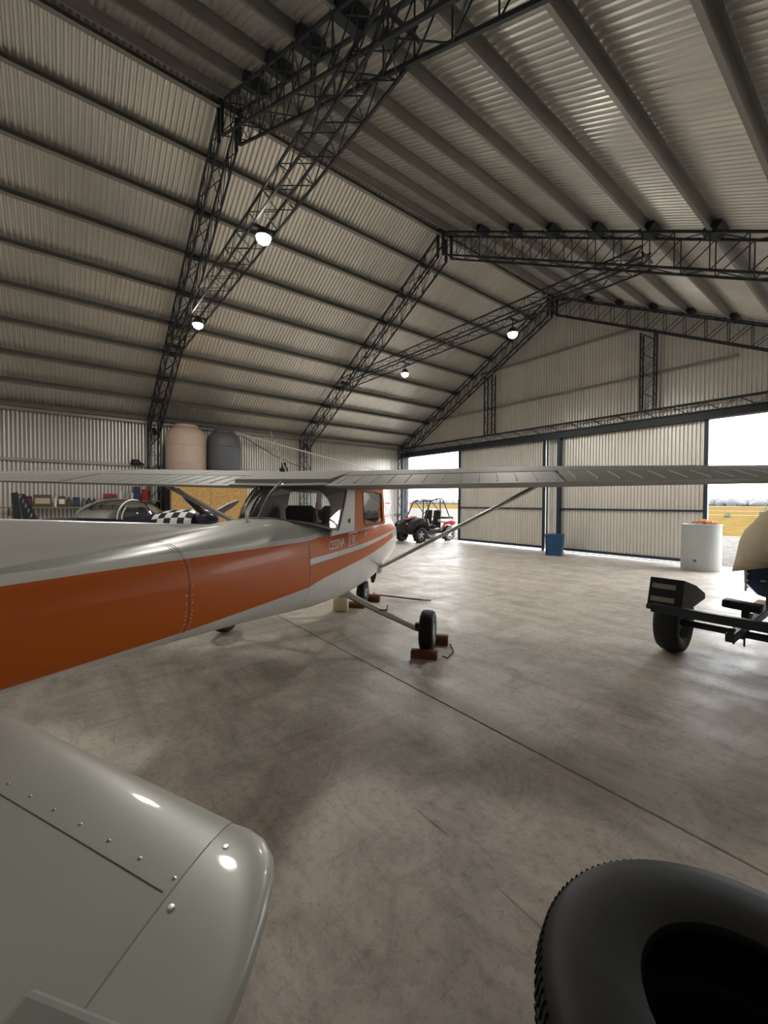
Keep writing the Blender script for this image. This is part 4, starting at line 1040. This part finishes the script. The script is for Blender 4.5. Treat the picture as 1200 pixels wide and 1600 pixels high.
# ------------------------------------------------------------------ wall shelves with bottles, cans and boxes
def shelf(y0, y1, z, label):
    t = empty('wall_shelf', (-14.93, (y0+y1)/2, z)); tag(t, label, 'shelf')
    b = MB(); b.box((0, 0, -.015), (.34, y1-y0, .03)); b.build('board', 'shelf_wood', t)
    for y in (-.42, .42):
        b = MB(); b.prism([(-.17, -.03), (.15, -.03), (-.17, -.25)], 'y', y*(y1-y0)-.01, y*(y1-y0)+.01); b.build('bracket', 'steel_dark', t)
shelf(-1.3, .86, 1.45, 'long wall shelf of oil bottles at the far left')
shelf(.92, 2.54, 1.64, 'higher wall shelf of bottles beside the cabin')
def bottle(y, z, r, h, m, label, cap='white_gloss', group='bottles and cans on the wall shelves'):
    t = empty('bottle', (-14.9, y, z)); tag(t, label, 'bottle', group)
    b = MB(); b.lathe([(0, 0), (r, 0), (r, h*.62), (r*.9, h*.72), (r*.35, h*.84), (r*.33, h*.90)], 'z', n=14); b.build('body', m, t, smooth=50)
    b = MB(); b.lathe([(r*.40, h*.88), (r*.40, h), (0, h)], 'z', n=12); b.build('cap', cap, t)
def canbox(name, y, z, w, h, m, label, cat, band=None):
    t = empty(name, (-14.9, y, z)); tag(t, label, cat, 'bottles and cans on the wall shelves')
    b = MB(); b.box((0, 0, h/2), (.18, w, h), bev=.012); b.build('body', m, t)
    b = MB(); b.box((.091, 0, h*.5), (.004, w*.8, h*.45)); b.build('label_patch', band or 'sign_white', t)
mat('shelf_dark', (.03, .03, .032), .5, var=.2); mat('shelf_olive', (.09, .08, .035), .6, var=.2); mat('shelf_brown', (.10, .05, .03), .6, var=.2); mat('shelf_blue', (.02, .04, .12), .5, var=.2)
z = 1.45
canbox('oil_box', -.75, z, .20, .30, 'shelf_dark', 'dark box with red label at the left end of the long shelf', 'box', 'red_paint')
canbox('oil_drum_box', -.42, z, .40, .34, 'shelf_olive', 'widest olive carton on the long shelf', 'carton', 'tank_beige')
bottle(-.14, z, .035, .29, 'white_gloss', 'slim white bottle right of the olive carton')
canbox('oil_box', .0, z, .16, .31, 'shelf_brown', 'brown box beside the slim white bottle', 'box')
bottle(.16, z, .06, .29, 'shelf_olive', 'olive bottle right of the brown box', 'shelf_olive')
canbox('oil_box', .33, z, .17, .28, 'shelf_dark', 'black box in the middle of the long shelf', 'box', 'shelf_blue')
bottle(.50, z, .05, .27, 'tank_grey', 'grey bottle right of the black box', 'shelf_dark')
bottle(.63, z, .07, .27, 'shelf_dark', 'wide black bottle near the right end of the long shelf', 'shelf_dark')
bottle(.76, z, .06, .25, 'shelf_dark', 'black bottle at the right end of the long shelf', 'shelf_dark')
z = 1.64
canbox('parts_box', 1.15, z, .34, .20, 'red_paint', 'dull red box at the left end of the higher shelf', 'box', 'shelf_brown')
bottle(1.42, z, .04, .38, 'white_gloss', 'tall white bottle on the higher shelf')
bottle(1.60, z, .045, .30, 'tank_white', 'pale grey bottle on the higher shelf')
bottle(1.73, z, .04, .30, 'sign_white', 'white bottle in the middle of the higher shelf', 'red_paint')
canbox('fluid_drum', 1.85, z, .19, .44, 'shelf_blue', 'dark blue drum on the higher shelf', 'drum', 'shelf_blue')
canbox('parts_box', 2.07, z, .18, .36, 'red_paint', 'large red box beside the cabin corner', 'box', 'red_paint')

# ------------------------------------------------------------------ blue aerobatic aeroplane behind
BP = empty('aerobatic_aircraft', (-9.68, 1.126, 0)); BP.rotation_euler = (0, 0, atan2(.504, .865)); tag(BP, 'dark blue low-wing aeroplane with chequered nose behind the white one', 'aeroplane')
FB = [(-3.85, .04, .92, 1.10, 2.2), (-2.8, .14, .88, 1.22, 2.4), (-1.5, .28, .78, 1.28, 2.6), (0, .37, .72, 1.31, 2.8), (.7, .38, .74, 1.38, 2.8), (1.2, .37, .80, 1.46, 2.6), (1.75, .35, .86, 1.48, 2.4), (1.85, .28, .92, 1.44, 2.3)]
def ell(X, n=28):
    w, zb, zt, e = interp(FB, X); zm, hz = (zb+zt)/2, (zt-zb)/2; r_ = []
    for k in range(n):
        a = 2*pi*k/n; c, s_ = cos(a), sin(a); r_.append((X, math.copysign(abs(c)**(2/e), c)*w, zm+math.copysign(abs(s_)**(2/e), s_)*hz))
    return r_
b = MB(); xs_ = [-3.85, -3.3, -2.8, -1.9, -1.2, -.6, 0, .35, .7, .95]; b.loft([ell(x) for x in xs_], capa=True); b.build('fuselage', 'plane_blue', BP, smooth=50)
# cowling painted in checks: separate squares of black and white
ck = MB(); xs_ = [.95, 1.11, 1.27, 1.43, 1.59, 1.75, 1.85]; rg = [ell(x) for x in xs_]
ck.v = [v for r_ in rg for v in r_]
for i in range(len(xs_)-1):
    for k in range(28): ck.f.append((i*28+k, i*28+(k+1) % 28, (i+1)*28+(k+1) % 28, (i+1)*28+k)); ck.mi.append((i+k//2) % 2)
ck.f.append(tuple(range(6*28, 7*28))); ck.mi.append(0)
cw = ck.build('cowling', ['black_plastic', 'white_gloss'], BP, smooth=50)
b = MB()
for s_ in (-1, 1): b.box((.6, s_*.372, 1.0), (1.2, .012, .10), bev=.003)
b.build('side_stripe', 'plane_yellow', BP)
b = MB(); b.lathe([(.20, 1.85), (.20, 1.93), (.16, 2.06), (.08, 2.18), (0, 2.22)], 'x', (0, 0, 1.30), n=20); b.build('spinner', 'plane_blue', BP, smooth=True)
for q in range(3):
    a = radians(52+120*q); ca, sa = cos(a), sin(a); b = MB(); e = MB(); rings = []
    for r_, ch, tw in ((.12, .07, .8), (.3, .12, .7), (.6, .11, .55), (.86, .05, .5)):
        rr = []
        for k in range(8):
            g = 2*pi*k/8; u, v = ch/2*cos(g), .014*sin(g); x = u*sin(tw)+v*cos(tw); y = u*cos(tw)-v*sin(tw)
            rr.append((1.98+x, y*ca-r_*sa, 1.30+y*sa+r_*ca))
        rings.append(rr)
    b.loft(rings, capa=True, capb=True); bl = b.build('propeller_blade', 'black_plastic', BP, smooth=50)
    e.path([rings[i][4] for i in range(4)], .010, n=5); e.build('blade_edge', 'white_gloss', bl, smooth=80)
# bubble canopies
def canopy(x0, x1, w, z0, h, n=9):
    b = MB(); rings = []
    for i in range(n):
        t = i/(n-1); x = x0+(x1-x0)*t; k = sqrt(max(.0, 1-(abs(2*t-1))**2.2))*.98+.02
        rings.append([(x, -w*cos(pi*j/14)*(.55+.45*k), z0+h*k*sin(pi*j/14)) for j in range(15)])
    b.loft(rings, closed=False); return b
canopy(-1.55, .75, .34, 1.27, .40, 13).build('canopy', 'glass_smoke', BP, smooth=80, fix=False)
for x, h, w in ((-1.05, .27, .30), (.02, .385, .34), (.14, .345, .33)):
    b = MB(); b.path([(x, -w*cos(pi*j/14), 1.26+h*sin(pi*j/14)) for j in range(15)], .014, n=6); b.build('canopy_hoop', 'white_gloss', BP, smooth=80)
for x in (-.75, -.05):
    b = MB(); b.box((x, 0, 1.32), (.09, .36, .38), Matrix.Rotation(-.2, 3, 'Y'), bev=.04); b.build('seat_back', 'seat_grey', BP)
for s_ in (1, -1):
    surface('wing', [((.75, s_*.3, .80), (-.55, s_*.3, .82), .16, (0, 0, 1)), ((.55, s_*2.7, .92), (-.35, s_*2.7, .92), .09, (0, 0, 1))], 'plane_blue', BP)
    surface('tailplane', [((-3.15, s_*.08, 1.08), (-3.8, s_*.08, 1.08), .06, (0, 0, 1)), ((-3.35, s_*1.0, 1.08), (-3.85, s_*1.0, 1.08), .04, (0, 0, 1))], 'plane_blue', BP)
    b = MB(); b.path([(.75, s_*.25, .80), (.85, s_*.55, .5), (.90, s_*.80, .20)], .035, n=8, flat=.5); b.build('gear_leg', 'plane_blue', BP)
    b = MB(); b.lathe([(.05, -.05), (.13, -.06), (.18, -.045), (.19, 0), (.18, .045), (.13, .06), (.05, .05)], 'y', n=24); tw_ = b.build('main_tyre', 'rubber', BP, smooth=50, loc=(.90, s_*.86, .19))
    b = MB(); b.tube((0, -.055, 0), (0, .055, 0), .08, n=16); b.build('wheel_rim', 'white_gloss', tw_)
surface('fin', [((-3.05, 0, 1.15), (-3.66, 0, 1.12), .06, fin_n), ((-3.60, 0, 1.78), (-3.84, 0, 1.78), .035, fin_n)], 'plane_blue', BP)
rdr = surface('rudder', [((-3.68, 0, .95), (-4.02, 0, .95), .04, fin_n), ((-3.86, 0, 1.82), (-4.14, 0, 1.80), .03, fin_n)], 'plane_blue', BP)
b = MB()
for i in range(5):
    b.box((-3.30-.105*i, -.028+.002*i, 1.28+.11*i), (.05, .006, .09), Matrix.Rotation(.55, 3, 'Y'))
b.build('fin_marking', 'tank_white', BP)
b = MB(); b.lathe([(.03, -.025), (.06, -.03), (.075, 0), (.06, .03), (.03, .025)], 'y', n=16); b.build('tail_wheel', 'rubber', BP, smooth=50, loc=(-3.65, 0, .076))
b = MB(); b.tube((-3.4, 0, .92), (-3.65, 0, .10), .02, n=8); b.build('tail_spring', 'steel_dark', BP)

# ------------------------------------------------------------------ side-by-side buggy in the left doorway
UT = empty('utility_buggy', (-12.62, 12.1, 0), -pi/2); tag(UT, 'black and red off-road buggy with roll cage in the left doorway', 'buggy')
# local x forward (towards the hangar), y left
for x in (.80, -.84):
    for s_ in (1, -1):
        r_, w = .315, .25
        t = tyre('off_road_tyre', UT, (x, s_*.56, r_), r_, w, 'y', .16)
        b = MB()
        for k in range(22):
            a = 2*pi*k/22; b.box((r_*.985*sin(a), .05*(1 if k % 2 else -1), r_*.985*cos(a)), (.03, .13, .045), Matrix.Rotation(a, 3, 'Y'))
        tag(b.build('tread_lugs', 'rubber', t), kind='stuff')
        b = MB()
        for k in range(5):
            a = 2*pi*k/5; b.box((.08*sin(a), s_*.09, .08*cos(a)), (.035, .02, .15), Matrix.Rotation(a, 3, 'Y'))
        b.build('spokes', 'white_gloss', t)
b = MB(); b.box((0, 0, .38), (1.9, .62, .14), bev=.03); b.build('chassis', 'steel_dark', UT)
b = MB(); b.loft([[(x, y, z) for y, z in ((-w, zb), (w, zb), (w*1.02, (zb+zt)/2), (w*.86, zt), (0, zt+.03), (-w*.86, zt), (-w*1.02, (zb+zt)/2))] for x, w, zb, zt in ((.45, .58, .45, .98), (.75, .60, .52, .96), (1.05, .52, .48, .86), (1.26, .40, .44, .74), (1.30, .36, .5, .66))], capa=True, capb=True); b.build('hood', 'black_plastic', UT, smooth=40)
b = MB(); b.box((.85, 0, .985), (.5, .34, .02), Matrix.Rotation(.22, 3, 'Y'), bev=.006); b.build('hood_scoop', 'red_paint', UT)
for s_ in (1, -1):
    b = MB(); b.path([(1.22, s_*.60, .52), (1.05, s_*.62, .72), (.78, s_*.64, .76), (.52, s_*.62, .70), (.38, s_*.60, .5)], .11, n=8, flat=.35); b.build('front_fender', 'black_plastic', UT, smooth=50)
    b = MB(); b.path([(-.42, s_*.60, .52), (-.58, s_*.62, .74), (-.86, s_*.64, .80), (-1.12, s_*.62, .72)], .12, n=8, flat=.4); b.build('rear_fender', 'red_paint', UT, smooth=50)
    b = MB(); b.box((-.72, s_*.50, .86), (.75, .20, .12), bev=.03); b.build('bed_side', 'white_gloss', UT)
    b = MB(); b.box((0, s_*.52, .47), (.85, .10, .10), bev=.02); b.build('sill', 'black_plastic', UT)
    b = MB(); b.box((1.22, s_*.26, .74), (.06, .16, .07), bev=.02); b.build('headlight', 'white_gloss', UT)
    b = MB(); b.path([(.55, s_*.55, .95), (.20, s_*.52, 1.62), (.10, s_*.50, 1.70), (-.45, s_*.50, 1.78), (-.58, s_*.52, 1.70), (-.95, s_*.56, .95)], .026, n=8); b.path([(-.42, s_*.50, 1.78), (-.36, s_*.55, .5)], .026, n=8); b.path([(.12, s_*.50, 1.68), (-.40, s_*.53, 1.2)], .018, n=6); b.build('cage_tube', 'black_plastic', UT, smooth=60)
    b = MB(); b.box((-.25, s_*.26, .62), (.46, .44, .14), bev=.05); b.box((-.46, s_*.26, .98), (.12, .44, .68), Matrix.Rotation(-.18, 3, 'Y'), bev=.05); b.build('seat', 'black_plastic', UT, smooth=50)
    b = MB(); b.tube((.42, s_*.60, .95), (.32, s_*.63, .66), .025, n=6); b.build('door_bar', 'white_gloss', UT)
for x, z in ((.15, 1.67), (-.45, 1.78), (-.95, .98)):
    b = MB(); b.tube((x, -.52, z), (x, .52, z), .024, n=8); b.build('cage_cross_tube', 'black_plastic', UT)
b = MB(); b.loft([[(x, -.52, z), (x, 0, z+.03), (x, .52, z)] for x, z in ((.12, 1.72), (-.2, 1.79), (-.60, 1.80))], closed=False); o = b.build('roof', 'black_plastic', UT, fix=False); sm = o.modifiers.new('thick', 'SOLIDIFY'); sm.thickness = .03
b = MB(); b.add([(.56, -.5, .97), (.56, .5, .97), (.2, .48, 1.62), (.2, -.48, 1.62)], [(0, 1, 2, 3)]); b.build('windscreen', 'glass_thin', UT)
b = MB(); b.path([(.20+.05*sin(a)*0-.10*sin(a)*.4, .26+.16*cos(a), 1.08+.16*sin(a)) for a in [2*pi*k/20 for k in range(20)]], .014, n=6, closed=True); b.tube((.20, .26, 1.08), (.45, .26, .92), .018, n=6); b.build('steering_wheel', 'black_plastic', UT)
b = MB(); b.box((-.95, 0, .80), (.6, .96, .06), bev=.01); b.box((-1.22, 0, .90), (.05, .96, .22), bev=.01); b.build('cargo_bed', 'black_plastic', UT)
b = MB(); b.path([(1.30, -.4, .35), (1.36, -.35, .45), (1.36, .35, .45), (1.30, .4, .35)], .022, n=8); b.build('bumper', 'steel_dark', UT)
